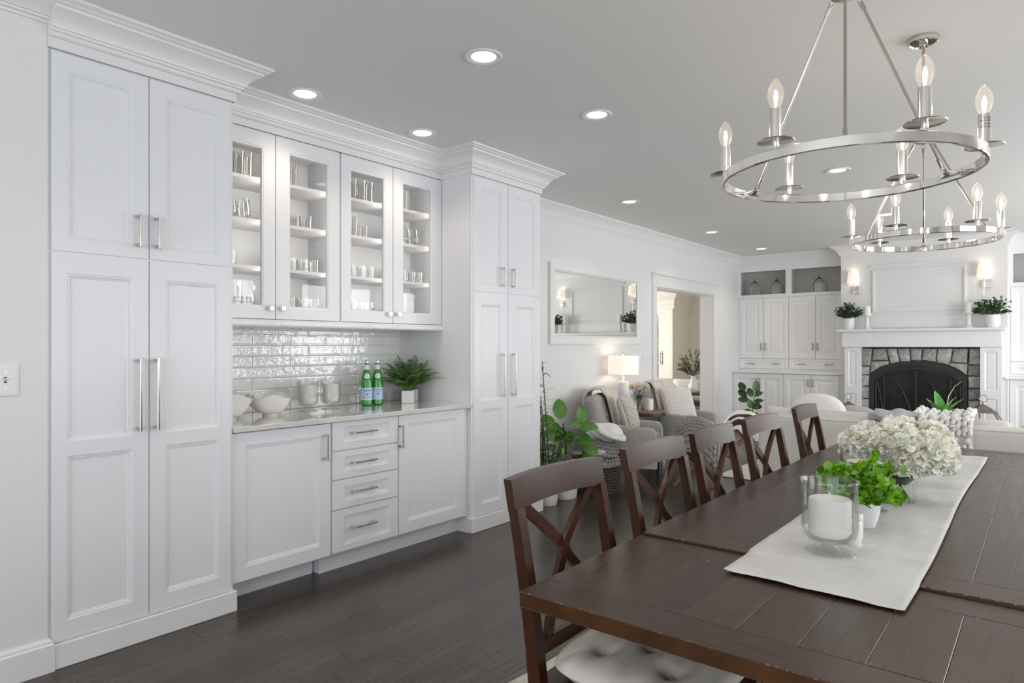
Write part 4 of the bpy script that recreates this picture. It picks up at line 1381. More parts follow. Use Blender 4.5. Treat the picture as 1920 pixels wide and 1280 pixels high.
rn = m.obj('table_runner', 'runner_linen', smooth=True, angle=80)
tag(rn, 'white creased linen runner lying down the middle of the dining table', 'table runner')
so = rn.modifiers.new('thickness', 'SOLIDIFY'); so.thickness = .0016; so.offset = 1
JAR = [(0, .0), (.069, .0), (.0725, .0025), (.071, .0055), (.066, .0065), (.050, .010), (.022, .018), (.018, .026), (.022, .032), (.036, .036), (.060, .042), (.073, .054), (.0775, .074), (.0785, .10), (.0775, .205), (.0815, .210), (.0825, .215), (.0815, .220), (.0785, .221),
       (.0755, .217), (.0742, .205), (.0750, .10), (.0735, .076), (.068, .058), (.056, .047), (.03, .042), (0, .040)]
def candle_jar(label, loc, s, group, ch, cand):
    g = M().lathe([(r * s, z * s) for r, z in JAR], 40).obj('hurricane_jar', 'clear_glass', smooth=True, angle=60)
    g.location = loc
    tag(g, label, 'candle jar', group)
    t = thing('pillar_candle', cand, 'candle', (loc[0], loc[1], loc[2] + .053 * s))
    m = M(); R = .059 * s
    m.lathe([(0, 0), (R * .82, 0), (R, .014), (R, ch - .006), (R * .96, ch), (R * .5, ch - .005), (0, ch - .007)], 32)
    m.obj('wax', 'candle_wax', t, smooth=True, world=False)
    m = M(); m.tube([(0, 0, ch - .008), (.001, 0, ch + .006), (-.001, .001, ch + .016)], .0016, 5); m.obj('wick', 'ceramic_white', t, world=False)
ZR = .7725
candle_jar('footed glass candle jar at the near end of the runner, before the round-leaved plant', (-.472, 2.0, ZR), .93, 'footed candle jars on the table runner', .103, 'thick white candle in the nearest footed jar on the table runner')
candle_jar('footed glass candle jar between the round-leaved plant and the white hydrangeas', (-.50, 2.60, ZR), 1.0, 'footed candle jars on the table runner', .118, 'thick white candle in the footed jar before the hydrangeas')
candle_jar('footed glass candle jar half hidden behind the white hydrangeas on the table', (-.405, 3.60, ZR), 1.0, 'footed candle jars on the table runner', .118, 'thick white candle in the footed jar behind the hydrangeas')
for lb, x, y in (('small white salt shaker on the runner beside the near candle jar', -.432, 2.115), ('small white pepper shaker behind the other shaker, before the ribbed pot', -.445, 2.205)):
    t = thing('shaker', lb, 'shaker', (x, y, ZR), 0, 'white shakers on the runner')
    m = M(); m.lathe([(0, 0), (.0165, 0), (.0175, .003), (.0175, .062), (0, .062)], 20); m.obj('body', 'ceramic_white', t, smooth=True, world=False)
    m = M(); m.lathe([(0, .0622), (.0176, .0622), (.0176, .070), (.015, .0735), (0, .0745)], 20); m.obj('cap', 'ceramic_white', t, smooth=True, world=False)
# round-leaved plants: every leaf a part
RL = [leaf_mesh('leaf', .026, .027, 'leaf_box', .16, .12, 6, .85, .52, .1), leaf_mesh('leaf', .021, .022, 'leaf_box', .28, -.1, 6, .85, .52, .1)]
def box_plant(label, loc, seed, nl, spread, trail=0):
    t = thing('potted_plant', label, 'potted plant', loc, 0, 'round-leaved plants on the table runner')
    r = random.Random(seed)
    m = M(); pr_ = []
    m.lathe([(0, 0), (.034, 0)], 28)
    for k in range(24):
        z = .002 + k * .0036
        rad = .036 + .017 * math.sin(min(1, z / .075) * PI / 2)
        m.lathe([(rad, z), (rad + .0013, z + .0018), (rad, z + .0036)], 28)
    m.lathe([(.053, .088), (.049, .090), (.046, .080), (0, .080)], 28)
    m.obj('pot', 'pot_white', t, smooth=True, world=False, fix=False)
    st = M(); tips = []
    nst = 64
    for k in range(nst):
        d = rdir(r, -.30, 1); q = r.uniform(.66, 1.06)
        base = Vector((r.uniform(-.022, .022), r.uniform(-.022, .022), .08))
        tip = Vector((d.x * spread[0] * q, d.y * spread[1] * q, .105 + max(-.035, d.z * spread[2] * q)))
        mid = base.lerp(tip, .5) + Vector((0, 0, .03))
        st.tube([base, base.lerp(mid, .6), mid, mid.lerp(tip, .6), tip], .0011, 4)
        tips.append((base, mid, tip, d))
    st.obj('stem', 'stem_green', t, world=False, kind='stuff', fix=False)
    for i in range(nl):
        base, mid, tip, d = tips[i % nst]
        s_ = 1.0 if i < nst else r.uniform(.55, 1.0)
        p = mid.lerp(tip, s_ * 2 - 1) if s_ > .5 else base.lerp(mid, s_ * 2)
        dr = (d * .9 + rdir(r, -.5, 1) * 1.1).normalized()
        F = frame3(dr, rdir(r, .1, 1)).to_4x4()
        sc_ = r.uniform(.75, 1.25)
        place('leaf', RL[i % 2], t, Matrix.Translation(p) @ F @ Matrix.Scale(sc_, 4))
    lf = M()
    for i in range(int(nl * 1.3)):
        base, mid, tip, d = tips[i % nst]
        s_ = r.uniform(.35, .92)
        p = (mid.lerp(tip, s_ * 2 - 1) if s_ > .5 else base.lerp(mid, s_ * 2)) + rdir(r, -1, 1) * .012
        leaf_into(lf, p, (d * .8 + rdir(r, -.6, 1) * 1.2), rdir(r, .1, 1), .023, .022, nseg=4, tip=.55)
    lf.obj('leaves', 'leaf_box', t, world=False, kind='stuff', smooth=True, angle=80, fix=False)
    return t
box_plant('bright round-leaved plant in a ribbed white pot, behind the near candle jar', (-.462, 2.36, ZR), 31, 290, (.128, .12, .125))
box_plant('bright round-leaved plant mostly hidden behind the white hydrangeas', (-.475, 3.22, ZR), 32, 160, (.150, .12, .15))
# hydrangeas in a square glass vase
hv = thing('hydrangea_vase', 'square glass vase of big white hydrangeas on the runner', 'flowers', (-.425, 2.83, ZR))
m = M()
for (a, b, c, d) in ((-.05, .05, -.05, -.046), (-.05, .05, .046, .05), (-.05, -.046, -.046, .046), (.046, .05, -.046, .046)):
    m.box(a, b, c, d, 0, .13)
m.box(-.05, .05, -.05, .05, 0, .008)
m.obj('vase', 'clear_glass', hv, world=False)
rh = random.Random(8)
m = M()
for k in range(7):
    a = k * .9
    m.tube([(.03 * math.cos(a), .03 * math.sin(a), .01), (-.02 * math.cos(a), -.02 * math.sin(a), .09), (-.06 * math.cos(a), -.05 * math.sin(a), .16)], .004, 5)
m.obj('stem', 'stem_green', hv, world=False, kind='stuff', fix=False)
m = M()
for k in range(9):
    a = k * .7
    leaf_into(m, (.02 * math.cos(a), .02 * math.sin(a), .06), (math.cos(a) * .5, math.sin(a) * .5, .5), (0, 0, 1), .07, .045)
m.obj('leaves', 'leaf_dark_fiddle', hv, world=False, kind='stuff', smooth=True, fix=False)
def bloom(c, R, seed):
    r = random.Random(seed)
    m = M(); n = 430
    for k in range(n):
        z = 1 - 2 * (k + .5) / n
        if z < -.75: continue
        a = k * 2.39996; q = math.sqrt(1 - z * z)
        d = Vector((q * math.cos(a), q * math.sin(a), z * .92))
        lay = r.uniform(.86, 1.05)
        p = d * R * lay * .80
        F = frame3((d + rdir(r, -1, 1) * .42), rdir(r, -1, 1))
        L, W = R * r.uniform(.24, .36), R * r.uniform(.26, .40)
        ph = r.uniform(0, 6)
        vs = []
        for j in range(4):
            tj = j / 3
            for i in range(5):
                ui = -1 + i / 2
                w = W / 2 * (.35 + .65 * tj)
                vs.append(Vector(c) + p + F @ Vector((ui * w, L * tj * (1 - .18 * ui * ui) + .05 * L * math.sin(4 * ui + ph) * tj, .30 * W * ui * ui + .10 * L * math.sin(5 * ui + ph) * tj - .16 * L * tj * tj)))
        m.add(vs, [(j * 5 + i, j * 5 + i + 1, j * 5 + 6 + i, j * 5 + 5 + i) for j in range(3) for i in range(4)])
    m.ell(c, [(R * .72, 0, 0), (0, R * .72, 0), (0, 0, R * .66)], 14, 8)
    return m
BL = [(-.105, -.070, .200, .084), (-.005, -.085, .215, .092), (.100, -.045, .185, .088), (-.11, .045, .205, .080), (-.01, .04, .235, .080), (.085, .06, .220, .080), (.045, -.10, .160, .062)]
for k, (x, y, z, R) in enumerate(BL):
    bloom((x, y, z), R, 40 + k).obj('bloom', 'petal_white', hv, smooth=True, angle=80, world=False, fix=False)
# ---------------------------------------------------------------- chandeliers
def chandelier(label, cx, cy, R, ph, rod_ph, hub):
    t = thing('ring_chandelier', label, 'chandelier', (cx, cy, 1.823), 0, 'ring chandeliers over the table')
    z0, z1 = .0, .027
    m = M(); n = 72
    prof = [(R + .004, z0), (R + .0055, z0 + .002), (R + .0055, z1 - .002), (R + .004, z1), (R - .004, z1), (R - .0055, z1 - .002), (R - .0055, z0 + .002), (R - .004, z0), (R + .004, z0)]
    m.lathe(prof, n)
    m.obj('ring', 'polished_nickel', t, smooth=True, angle=30, world=False)
    hz = hub - 1.823
    m = M()
    m.lathe([(0, hz + .03), (.010, hz + .028), (.012, hz + .02), (.036, hz + .004), (.036, hz - .004), (.010, hz - .010), (0, hz - .012)], 16)
    m.tube([(0, 0, hz + .05), (0, 0, CEIL - 1.823 - .02)], .0065, 10)
    m.obj('stem', 'rod_nickel', t, smooth=True, world=False)
    m = M(); cz = CEIL - 1.823
    m.lathe([(0, cz), (.062, cz), (.064, cz - .006), (.062, cz - .020), (.055, cz - .024), (.052, cz - .018), (.018, cz - .018), (.016, cz - .035), (0, cz - .037)], 32)
    m.obj('canopy', 'nickel', t, smooth=True, world=False)
    for k in range(3):
        a = rod_ph + k * 2 * PI / 3
        u = Vector((math.cos(a), math.sin(a), 0))
        e = u * (R - .040) + Vector((0, 0, z1 + .004))
        h = u * .042 + Vector((0, 0, hz - .012))
        d = (e - h).normalized()
        m = M()
        m.tube([h + d * .012, e - d * .012], .0042, 8)
        m.tube([h + d * .006, h + d * .03], .0062, 8).tube([e - d * .03, e - d * .006], .0062, 8)
        s_ = u.cross(Vector((0, 0, 1)))
        for (c, A, B) in ((h, d, s_), (e, d, s_), (e + d * .012 + u * .004, d, Vector((0, 0, 1)).cross(s_))):
            m.tube([c + A * .0085 * math.cos(2 * PI * q / 12) + B * .0085 * math.sin(2 * PI * q / 12) for q in range(12)], .0016, 5, closed=True)
        f = e + u * .012
        m.bar([u * (R - .006) + s_ * .05 + Vector((0, 0, .013)), u * (R - .012) + s_ * .02 + Vector((0, 0, .016)), u * (R - .03) + s_ * .006 + Vector((0, 0, .022)), u * (R - .03) - s_ * .006 + Vector((0, 0, .022)), u * (R - .012) - s_ * .02 + Vector((0, 0, .016)), u * (R - .006) - s_ * .05 + Vector((0, 0, .013))], .012, .002, (0, 0, 1))
        m.obj('rod', 'rod_nickel', t, smooth=True, angle=40, world=False)
    for k in range(6):
        a = ph + k * PI / 3
        x, y = R * .99 * math.cos(a), R * .99 * math.sin(a)
        m = M()
        m.lathe([(0, z1 - .001), (.0085, z1 - .001), (.0085, .043), (.014, .043), (.045, .0455), (.046, .047), (.044, .048), (.016, .0485), (.0155, .051), (.0148, .051), (.0148, .129), (.0125, .130), (.0125, .126), (0, .126)], 22, (x, y, 0))
        c = m.obj('candle_tube', 'nickel', t, smooth=True, angle=35, world=False)
        m = M(); m.lathe([(0, .126), (.010, .127), (.0105, .133), (.015, .143), (.0195, .156), (.0205, .166), (.018, .180), (.0125, .193), (.0065, .202), (.003, .206), (0, .2075)], 18, (x, y, 0))
        m.obj('bulb', 'bulb_glass', c, smooth=True, world=False)
        m = M(); m.lathe([(0, .128), (.002, .129), (.002, .148), (.0014, .150), (0, .150)], 6, (x, y, 0))
        for q in range(3):
            b = q * 2.1
            m.tube([(x + .002 * math.cos(b), y + .002 * math.sin(b), .146), (x + .0048 * math.cos(b), y + .0048 * math.sin(b), .158), (x + .003 * math.cos(b + .6), y + .003 * math.sin(b + .6), .172), (x, y, .177)], .0012, 5)
        m.obj('filament', 'lit_filament', c, world=False)
    return t
def tube_print(parent, x, y, z, r, face, lines):
    """Small printed warning wrapped on a candle tube."""
    m = M()
    for (txt, dz, size) in lines:
        wrap_text(m, txt, size, (x, y, z + dz), r + .0003, face)
    m.obj('print', 'print_black', parent, world=False, fix=False)
def text_verts(txt, size):
    cu = bpy.data.curves.new('lettering', 'FONT')
    cu.body = txt; cu.size = size; cu.align_x = 'CENTER'; cu.align_y = 'CENTER'; cu.resolution_u = 2
    o = bpy.data.objects.new('lettering', cu)
    COL.objects.link(o)
    me = bpy.data.meshes.new_from_object(o.evaluated_get(bpy.context.evaluated_depsgraph_get()))
    vs = [v.co.copy() for v in me.vertices]; fs = [tuple(p.vertices) for p in me.polygons]
    bpy.data.objects.remove(o); bpy.data.curves.remove(cu); bpy.data.meshes.remove(me)
    return vs, fs
def wrap_text(m, txt, size, c, r, face, mi=0, squash=1.0):
    vs, fs = text_verts(txt, size)
    out = []
    for v in vs:
        a = face + v.x * squash / r
        out.append((c[0] + r * math.cos(a), c[1] + r * math.sin(a), c[2] + v.y))
    m.add(out, fs, mi)
c1 = chandelier('polished nickel ring chandelier with six candle bulbs, the larger nearer one', -.443, 2.047, .3275, 3.369, -PI / 2 + .215, 2.338)
c2 = chandelier('polished nickel ring chandelier farther off, over the far half of the table', -.443, 3.575, .301, PI + .294, PI / 2 + .12, 2.29)
for c, k, cy, R, ph in ((c1, 3, 2.047, .3275, 3.369), (c2, 3, 3.575, .301, PI + .294)):
    a = ph + k * PI / 3
    x, y = R * .99 * math.cos(a), R * .99 * math.sin(a)
    face = math.atan2(-cy - y, .443 - x) + .45
    tube_print(c, x, y, .107, .0148, face, [('CAUTION', .010, .0055), ('MAX. 60 W', .003, .0062), ('CAUTION', -.006, .0055), ('MAX. 60 W', -.013, .0062)])
for (cy, R, ph) in ((2.047, .3275, 3.369), (3.575, .301, PI + .294)):
    for k in range(6):
        a = ph + k * PI / 3
        lamp('candle_bulb', 'POINT', (-.443 + R * .99 * math.cos(a), cy + R * .99 * math.sin(a), 1.823 + .168), 1.15, (1.0, .84, .66), size=.006)

# ---------------------------------------------------------------- recessed downlights
DL = [(-2.147, 2.445, 'recessed ceiling downlight nearest the camera, in the middle of the near ceiling'), (-3.247, 2.177, 'recessed ceiling downlight over the left pair of glass cabinet doors'),
      (-3.234, 3.065, 'recessed ceiling downlight over the right pair of glass cabinet doors'), (-2.147, 3.494, 'recessed ceiling downlight in front of the narrow pantry cabinet'),
      (-1.312, 5.819, 'recessed ceiling downlight seen inside the ring of the near chandelier'), (-3.195, 5.805, 'recessed ceiling downlight above the wall mirror'),
      (-3.253, 8.0, 'recessed ceiling downlight above the wide doorway to the sunroom'), (-3.244, 9.816, 'recessed ceiling downlight before the niches with lanterns'),
      (-1.352, 8.106, 'recessed ceiling downlight seen between the rods of the far chandelier')]
d0 = None
for (x, y, lb) in DL:
    if d0 is None:
        d0 = thing('downlight', lb, 'downlight', (x, y, CEIL), 0, 'recessed downlights')
        m = M(); m.lathe([(.092, 0), (.093, -.004), (.088, -.008), (.078, -.008), (.060, -.001), (.092, 0)], 32)
        m.obj('trim_ring', 'downlight_trim', d0, smooth=True, world=False)
        m = M(); m.lathe([(0, -.0012), (.0605, -.0012), (.0605, -.0022), (0, -.0022)], 28); m.obj('lens', 'lit_lens', d0, world=False)
    else:
        dup(d0, (x, y, CEIL), 0, lb)
    lamp('downlight_beam', 'SPOT', (x, y, CEIL - .03), 15.0, (1.0, .86, .70), size=.06, spot=math.radians(125), blend=.9)
for (x, y) in ((-1.2, 3.4), (-.9, 1.0), (.6, 2.5), (.6, 5.8), (.6, 8.1), (-2.1, 1.0)):  # added beams without fixtures, to light the unseen side
    dup(d0, (x, y, CEIL), 0, 'recessed ceiling downlight beyond the picture, lighting the room from the unseen side') if False else None
    lamp('downlight_beam', 'SPOT', (x, y, CEIL - .03), 15.0, (1.0, .86, .70), size=.06, spot=math.radians(125), blend=.9)
# ---------------------------------------------------------------- things on the quartz counter
ZC = .9345
def bowl(label, x, y, R, H, n_sc, ph):
    m = M(); n = 60
    def rim(a): return H * (1 - .22 * (.5 - .5 * math.cos(n_sc * (a + ph))))
    for inner in (0, 1):
        rows = []
        for j in range(9):
            q = j / 8
            row = []
            for k in range(n):
                a = 2 * PI * k / n
                r = R * (.30 + .70 * q ** .62) - (.006 if inner else 0)
                z = rim(a) * q ** 1.25 + (.006 if inner and j < 8 else 0) + .008 * 0
                row.append((x + r * math.cos(a), y + r * math.sin(a), ZC + .010 + z))
            rows.append(row)
        vs = [p for r in rows for p in r]
        m.add(vs, [(j * n + k, j * n + (k + 1) % n, (j + 1) * n + (k + 1) % n, (j + 1) * n + k) for j in range(8) for k in range(n)] + [tuple(range(n))])
    m.lathe([(0, 0), (R * .34, 0), (R * .31, .011), (0, .012)], 32, (x, y, ZC))
    o = m.obj('scalloped_bowl', 'porcelain', smooth=True, angle=60)
    return tag(o, label, 'bowl', 'scalloped white bowls on the counter')
bowl('scalloped white bowl whole in view on the counter beside the candle jars', -3.62, 2.185, .138, .122, 5, .35)
bowl('scalloped white bowl cut off by the edge of the tall pantry cabinet', -3.60, 1.905, .150, .140, 5, .1)
CJ = lambda lb, x, y, cl: candle_jar(lb, (x, y, ZC), .86, 'footed candle jars on the counter', .118, cl)
CJ('footed glass candle jar on the counter, the one beside the scalloped bowl', -3.70, 2.50, 'cream candle in the counter jar beside the scalloped bowl')
CJ('footed glass candle jar on the counter, the one nearer the green bottles', -3.70, 2.675, 'cream candle in the counter jar nearer the green bottles')
def bottle(label, x, y, face):
    t = thing('water_bottle', label, 'bottle', (x, y, ZC), 0, 'green mineral water bottles on the counter')
    m = M()
    m.lathe([(0, .004), (.030, .0), (.0385, .006), (.0395, .02), (.0395, .150), (.038, .172), (.031, .212), (.0215, .248), (.0155, .270), (.0140, .288), (.0150, .290), (.0150, .300), (0, .300)], 36)
    m.obj('glass', 'bottle_green', t, smooth=True, angle=50, world=False)
    m = M(); m.lathe([(0, .3002), (.0146, .3002), (.0158, .296), (.0158, .312), (.0140, .315), (0, .315)], 20); m.obj('cap', 'cap_silver', t, smooth=True, world=False)
    m = M(); m.lathe([(.0398, .038), (.0400, .038), (.0400, .123), (.0398, .123)], 40)
    m.obj('label', 'label_blue', t, smooth=True, world=False, fix=False)
    for (za, zb) in ((.039, .0435), (.1175, .1222)):
        m = M(); m.lathe([(.0402, za), (.0402, zb)], 40); m.obj('label_band', 'label_white', t, smooth=True, world=False, fix=False)
    m = M(); m.lathe([(.0218, .250), (.0160, .272), (.0154, .284)], 24); m.obj('neck_foil', 'label_white', t, smooth=True, world=False, fix=False)
    m = M(); n = 28
    def onb(a, z):
        pr_ = [(.150, .0395), (.172, .038), (.212, .031), (.248, .0215)]
        for (z0, r0), (z1, r1) in zip(pr_, pr_[1:]):
            if z0 <= z <= z1: r = r0 + (r1 - r0) * (z - z0) / (z1 - z0)
        return ((r + .0006) * math.cos(face + a), (r + .0006) * math.sin(face + a), z)
    vs = [onb(0, .205)]
    for q in (.25, .5, .75, 1):
        for k in range(n):
            vs.append(onb(q * .62 * math.cos(2 * PI * k / n), .205 + q * .0185 * math.sin(2 * PI * k / n)))
    m.add(vs, [(0, 1 + k, 1 + (k + 1) % n) for k in range(n)] + [(1 + j * n + k, 1 + j * n + (k + 1) % n, 1 + (j + 1) * n + (k + 1) % n, 1 + (j + 1) * n + k) for j in range(3) for k in range(n)])
    m.obj('neck_label', 'label_white', t, world=False, fix=False)
    m = M(); wrap_text(m, 'S.PELLEGRINO', .0128, (0, 0, .107), .0404, face)
    m.obj('print', 'print_navy', t, world=False, fix=False)
    m = M(); wrap_text(m, 'SPARKLING NATURAL MINERAL WATER', .0042, (0, 0, .056), .0404, face); wrap_text(m, 'ACQUA MINERALE', .0045, (0, 0, .097), .0404, face); wrap_text(m, 'S.PELLEGRINO', .0045, (0, 0, .205), .0334, face)
    m.obj('print', 'print_navy', t, world=False, fix=False)
    m = M(); vs = [(.0405 * math.cos(face), .0405 * math.sin(face), .079)]
    for k in range(10):
        a = PI / 2 + 2 * PI * k / 10; r = .0115 if k % 2 == 0 else .0046
        al = face + r * math.cos(a) / .0405
        vs.append((.0406 * math.cos(al), .0406 * math.sin(al), .079 + r * math.sin(a)))
    m.add(vs, [(0, 1 + k, 1 + (k + 1) % 10) for k in range(10)])
    m.obj('star', 'print_red', t, world=False, fix=False)
bottle('green mineral water bottle on the counter, the one nearer the candle jars', -3.70, 2.975, math.atan2(-2.975, 3.70) + .12)
bottle('green mineral water bottle on the counter, the one nearer the ferns', -3.695, 3.065, math.atan2(-3.065, 3.695) + .12)
def fern(label, x, y, seed, nf, L, squat=1.0):
    t = thing('potted_fern', label, 'fern', (x, y, ZC), math.radians(-42), 'ferns in white cube pots')
    m = M(); m.cbox(-.045, .045, -.045, .045, 0, .092, .004)
    m.obj('pot', 'pot_white', t, world=False)
    M().box(-.038, .038, -.038, .038, .0925, .094).obj('soil', 'soil', t, world=False)
    r = random.Random(seed)
    rf = rot('Z', -42)
    for k in range(nf):
        a = k * 2.39996 + r.uniform(-.3, .3)
        out = r.uniform(.2, 1.0); ln = L * r.uniform(.75, 1.15)
        base = Vector((.02 * math.cos(a), .02 * math.sin(a), .09))
        pts = []
        for q in range(13):
            s_ = q / 12
            pts.append(base + Vector((math.cos(a), math.sin(a), 0)) * (ln * out * (.30 * s_ + .48 * s_ * s_)) + Vector((0, 0, ln * squat * (1.12 - .40 * out) * (s_ - (.12 + .55 * out) * s_ * s_))))
        W_ = [rf @ p for p in pts]
        W_ = [Vector((max(p.x, XW + .035 - x), min(p.y, 3.52 - y), p.z)) for p in W_]
        pts = [rf.transposed() @ p for p in W_]
        m = M(); m.tube(pts, [.0016 - .001 * q / 12 for q in range(13)], 4, mi=0)
        side = Vector((-math.sin(a), math.cos(a), 0))
        N = 15
        for q in range(1, N):
            s_ = .10 + .89 * q / N
            i = min(11, int(s_ * 12)); p = pts[i].lerp(pts[i + 1], s_ * 12 - i)
            tg = (pts[i + 1] - pts[i]).normalized()
            ll = ln * .18 * min(1, (1 - s_) * 1.7 + .03) * (1 if s_ > .25 else .6 + s_) + .004
            for sg in (-1, 1):
                d = (side * sg + tg * .55 + Vector((0, 0, -.12))).normalized()
                leaf_into(m, p, d, tg.cross(side * sg) * sg, ll, .0092, nseg=3, fold=.25, droop=.45, mi=0, tip=.55)
        m.obj('frond', 'leaf_fern', t, world=False, smooth=True, angle=80, fix=False)
fern('fuller dark green fern in the front white cube pot beside the green bottles', -3.625, 3.290, 51, 30, .33)
fern('dark green fern in the white cube pot at the back, by the pantry side', -3.735, 3.43, 52, 22, .33)

# ---------------------------------------------------------------- switch plates
t = thing('light_switch', 'white multi-toggle light switch plate on the near wall, at the left picture edge', 'light switch', (-3.225, .72, 1.21))
m = M(); m.cbox(-3.225, -3.219, .600, .8365, 1.149, 1.277, .003); m.cbox(-3.219, -3.2175, .610, .826, 1.159, 1.267, .001)
m.obj('plate', 'plastic_white', t)
for y in (.791, .745, .699, .653):
    m = M(); m.box(-3.2176, -3.2168, y - .005, y + .005, 1.202, 1.226); o = m.obj('slot', 'shadow_gap', t)
    m = M(); m.prism([(-3.2175, 1.208), (-3.2060, 1.218), (-3.2060, 1.222), (-3.2175, 1.221)], lambda u, v, d: (u, d, v), y - .0038, y + .0038); m.obj('toggle', 'plastic_white', t)
    m = M()
    for z in (1.183, 1.245): m.lathe([(0, 0), (.003, 0), (.002, .001), (0, .001)], 8, (0, 0, 0))
    m.v = [(-3.2174 + p[2], y + p[0], (1.183 if i < 18 else 1.245) + p[1]) for i, p in enumerate(m.v)]
    m.obj('screw', 'nickel', t)
t = thing('light_switch', 'white switch plate on the wall between the mirror and the doorway casing', 'light switch', (XW, 7.49, 1.19))
M().cbox(XW, XW + .006, 7.375, 7.605, 1.135, 1.245, .002).obj('plate', 'plastic_white', t)
for k in range(4):
    y = 7.42 + .047 * k
    M().box(XW + .006, XW + .011, y - .005, y + .005, 1.178, 1.202).obj('toggle', 'plastic_white', t)

# ---------------------------------------------------------------- wall mirror
t = thing('wall_mirror', 'wide white framed wall mirror reflecting the mantel', 'mirror', (XW, 6.35, 1.36))
m = M(); fm = face_x(XW)
a, b, lo, hi = 5.395, 7.302, 1.366, 2.192
loops = [(0, 0), (0, .026), (.004, .030), (.088, .030), (.096, .024), (.112, .019), (.118, .012)]
def rect_loops(m, fm, a, b, lo, hi, loops):
    P = [[fm(a + i, lo + i, d), fm(b - i, lo + i, d), fm(b - i, hi - i, d), fm(a + i, hi - i, d)] for i, d in loops]
    m.add([q for r in P for q in r], [(i * 4 + k, i * 4 + (k + 1) % 4, i * 4 + 4 + (k + 1) % 4, i * 4 + 4 + k) for i in range(len(P) - 1) for k in range(4)])
rect_loops(m, fm, a, b, lo, hi, [(i * .78, d) for i, d in loops])
m.obj('frame', 'trim_paint', t)
M().add([fm(a + .08, lo + .08, .010), fm(b - .08, lo + .08, .010), fm(b - .08, hi - .08, .010), fm(a + .08, hi - .08, .010)], [(0, 1, 2, 3)]).obj('glass', 'mirror_silver', t)

# ---------------------------------------------------------------- armchairs
def armchair(label, loc, rz, throw_y):
    t = thing('armchair', label, 'armchair', loc, rz, 'grey linen armchairs by the wall')
    A = 'armchair_linen'
    M().rbox((-.34, 0, .255), (.64, .56, .18), .02).obj('base', A, t, smooth=True, world=False)
    M().rbox((-.285, 0, .395), (.56, .50, .13), .045, 4, puff=.02, cuts=4).obj('seat_cushion', A, t, smooth=True, world=False, angle=70)
    for s_ in (-1, 1):
        m = M()
        prof = []
        for k in range(19):
            q = k / 18
            x = -.0 - .66 * q
            prof.append((x, .545 + .02 * math.sin(q * PI) * 0 + .050 * q ** 2))
        vs = []; n = 10
        rows = []
        pts = [(0.0, .17)] + [(0.0, .46), (-.012, .520), (-.04, .552)] + [(-.10, .560), (-.25, .565), (-.45, .585), (-.62, .62)] + [(-.66, .60), (-.67, .17)]
        for i, (x, z) in enumerate(pts):
            ins = 0
            row = []
            for (f, g) in ((-.052, .020), (-.040, .004), (-.02, 0), (.02, 0), (.040, .004), (.052, .020)):
                zz = z - (g if z > .3 else 0); xx = x - (g if x > -.02 and z < .5 else 0)
                row.append((xx, s_ * .302 + f, zz))
            rows.append(row)
        vs = [p for r in rows for p in r]
        m.add(vs, [(i * 6 + k, i * 6 + k + 1, i * 6 + 7 + k, i * 6 + 6 + k) for i in range(len(rows) - 1) for k in range(5)] + [tuple(i * 6 for i in range(len(rows))), tuple(i * 6 + 5 for i in range(len(rows) - 1, -1, -1))])
        m.obj('arm', A, t, smooth=True, angle=60, world=False)
    mt = rot('Y', -13)
    M().rbox((-.605, 0, .575), (.15, .60, .56), .065, 4, mt, puff=.03, cuts=4).obj('backrest', A, t, smooth=True, angle=70, world=False)
    for y in (-.14, .12):
        p = Vector((-.605, y, .575)) + mt @ Vector((.100, 0, .03))
        M().ell(p, [(.006, 0, 0), (0, .010, 0), (0, 0, .010)], 8, 5).obj('button', 'slot_dark', t, smooth=True, world=False)
    for (x, y) in ((-.05, -.25), (-.05, .25), (-.60, -.24), (-.60, .24)):
        m = M(); m.bar([(x, y, 0), (x, y, .18)], [.034, .05], [.034, .05], (1, 0, 0)); m.obj('leg', 'black_leg', t, world=False)
    # cream throw hung over the backrest: lies on the chair, so it stands as its own thing
    th = thing('fur_throw', label.replace('grey linen armchair', 'cream fleece throw hung over the armchair'), 'throw', loc, rz, 'cream throws over the armchairs')
    path = [(.118, -.14), (.115, .05), (.108, .20), (.098, .24), (.06, .302), (.0, .318), (-.06, .302), (-.098, .24), (-.112, .12), (-.115, -.05), (-.112, -.18)]
    r = random.Random(int(abs(loc[1]) * 100))
    ph = [r.uniform(0, 6) for _ in range(6)]
    def f(u, v):
        i = min(len(path) - 2, int(v * (len(path) - 1))); q = v * (len(path) - 1) - i
        a0, b0 = path[i], path[i + 1]
        x, z = a0[0] + (b0[0] - a0[0]) * q, a0[1] + (b0[1] - a0[1]) * q
        y = throw_y[0] + (throw_y[1] - throw_y[0]) * u + .02 * math.sin(v * 5 + ph[0]) * (1 if u < .5 else -1)
        k = 1 + .05 * math.sin(u * 11 + ph[1]) + .04 * math.sin(u * 23 + v * 7 + ph[2])
        return tuple(Vector((-.605, 0, .575)) + mt @ Vector((x * k + (.012 if x > 0 else -.012), y, z * (1 + .02 * math.sin(u * 9 + ph[3])) + (.012 if z > .3 else 0))))
    m = M(); m.grid(f, 22, 40)
    o = m.obj('fleece', 'cream_fur', th, smooth=True, angle=80, world=False)
    so = o.modifiers.new('thickness', 'SOLIDIFY'); so.thickness = .022; so.offset = 1
    return t
armchair('grey linen armchair with a knit cushion, beside the blanket basket', (-3.02, 6.12, 0), math.radians(21), (-.05, .31))
armchair('grey linen armchair with a knit cushion, beside the doorway', (-3.06, 7.38, 0), math.radians(-4), (-.24, .30))
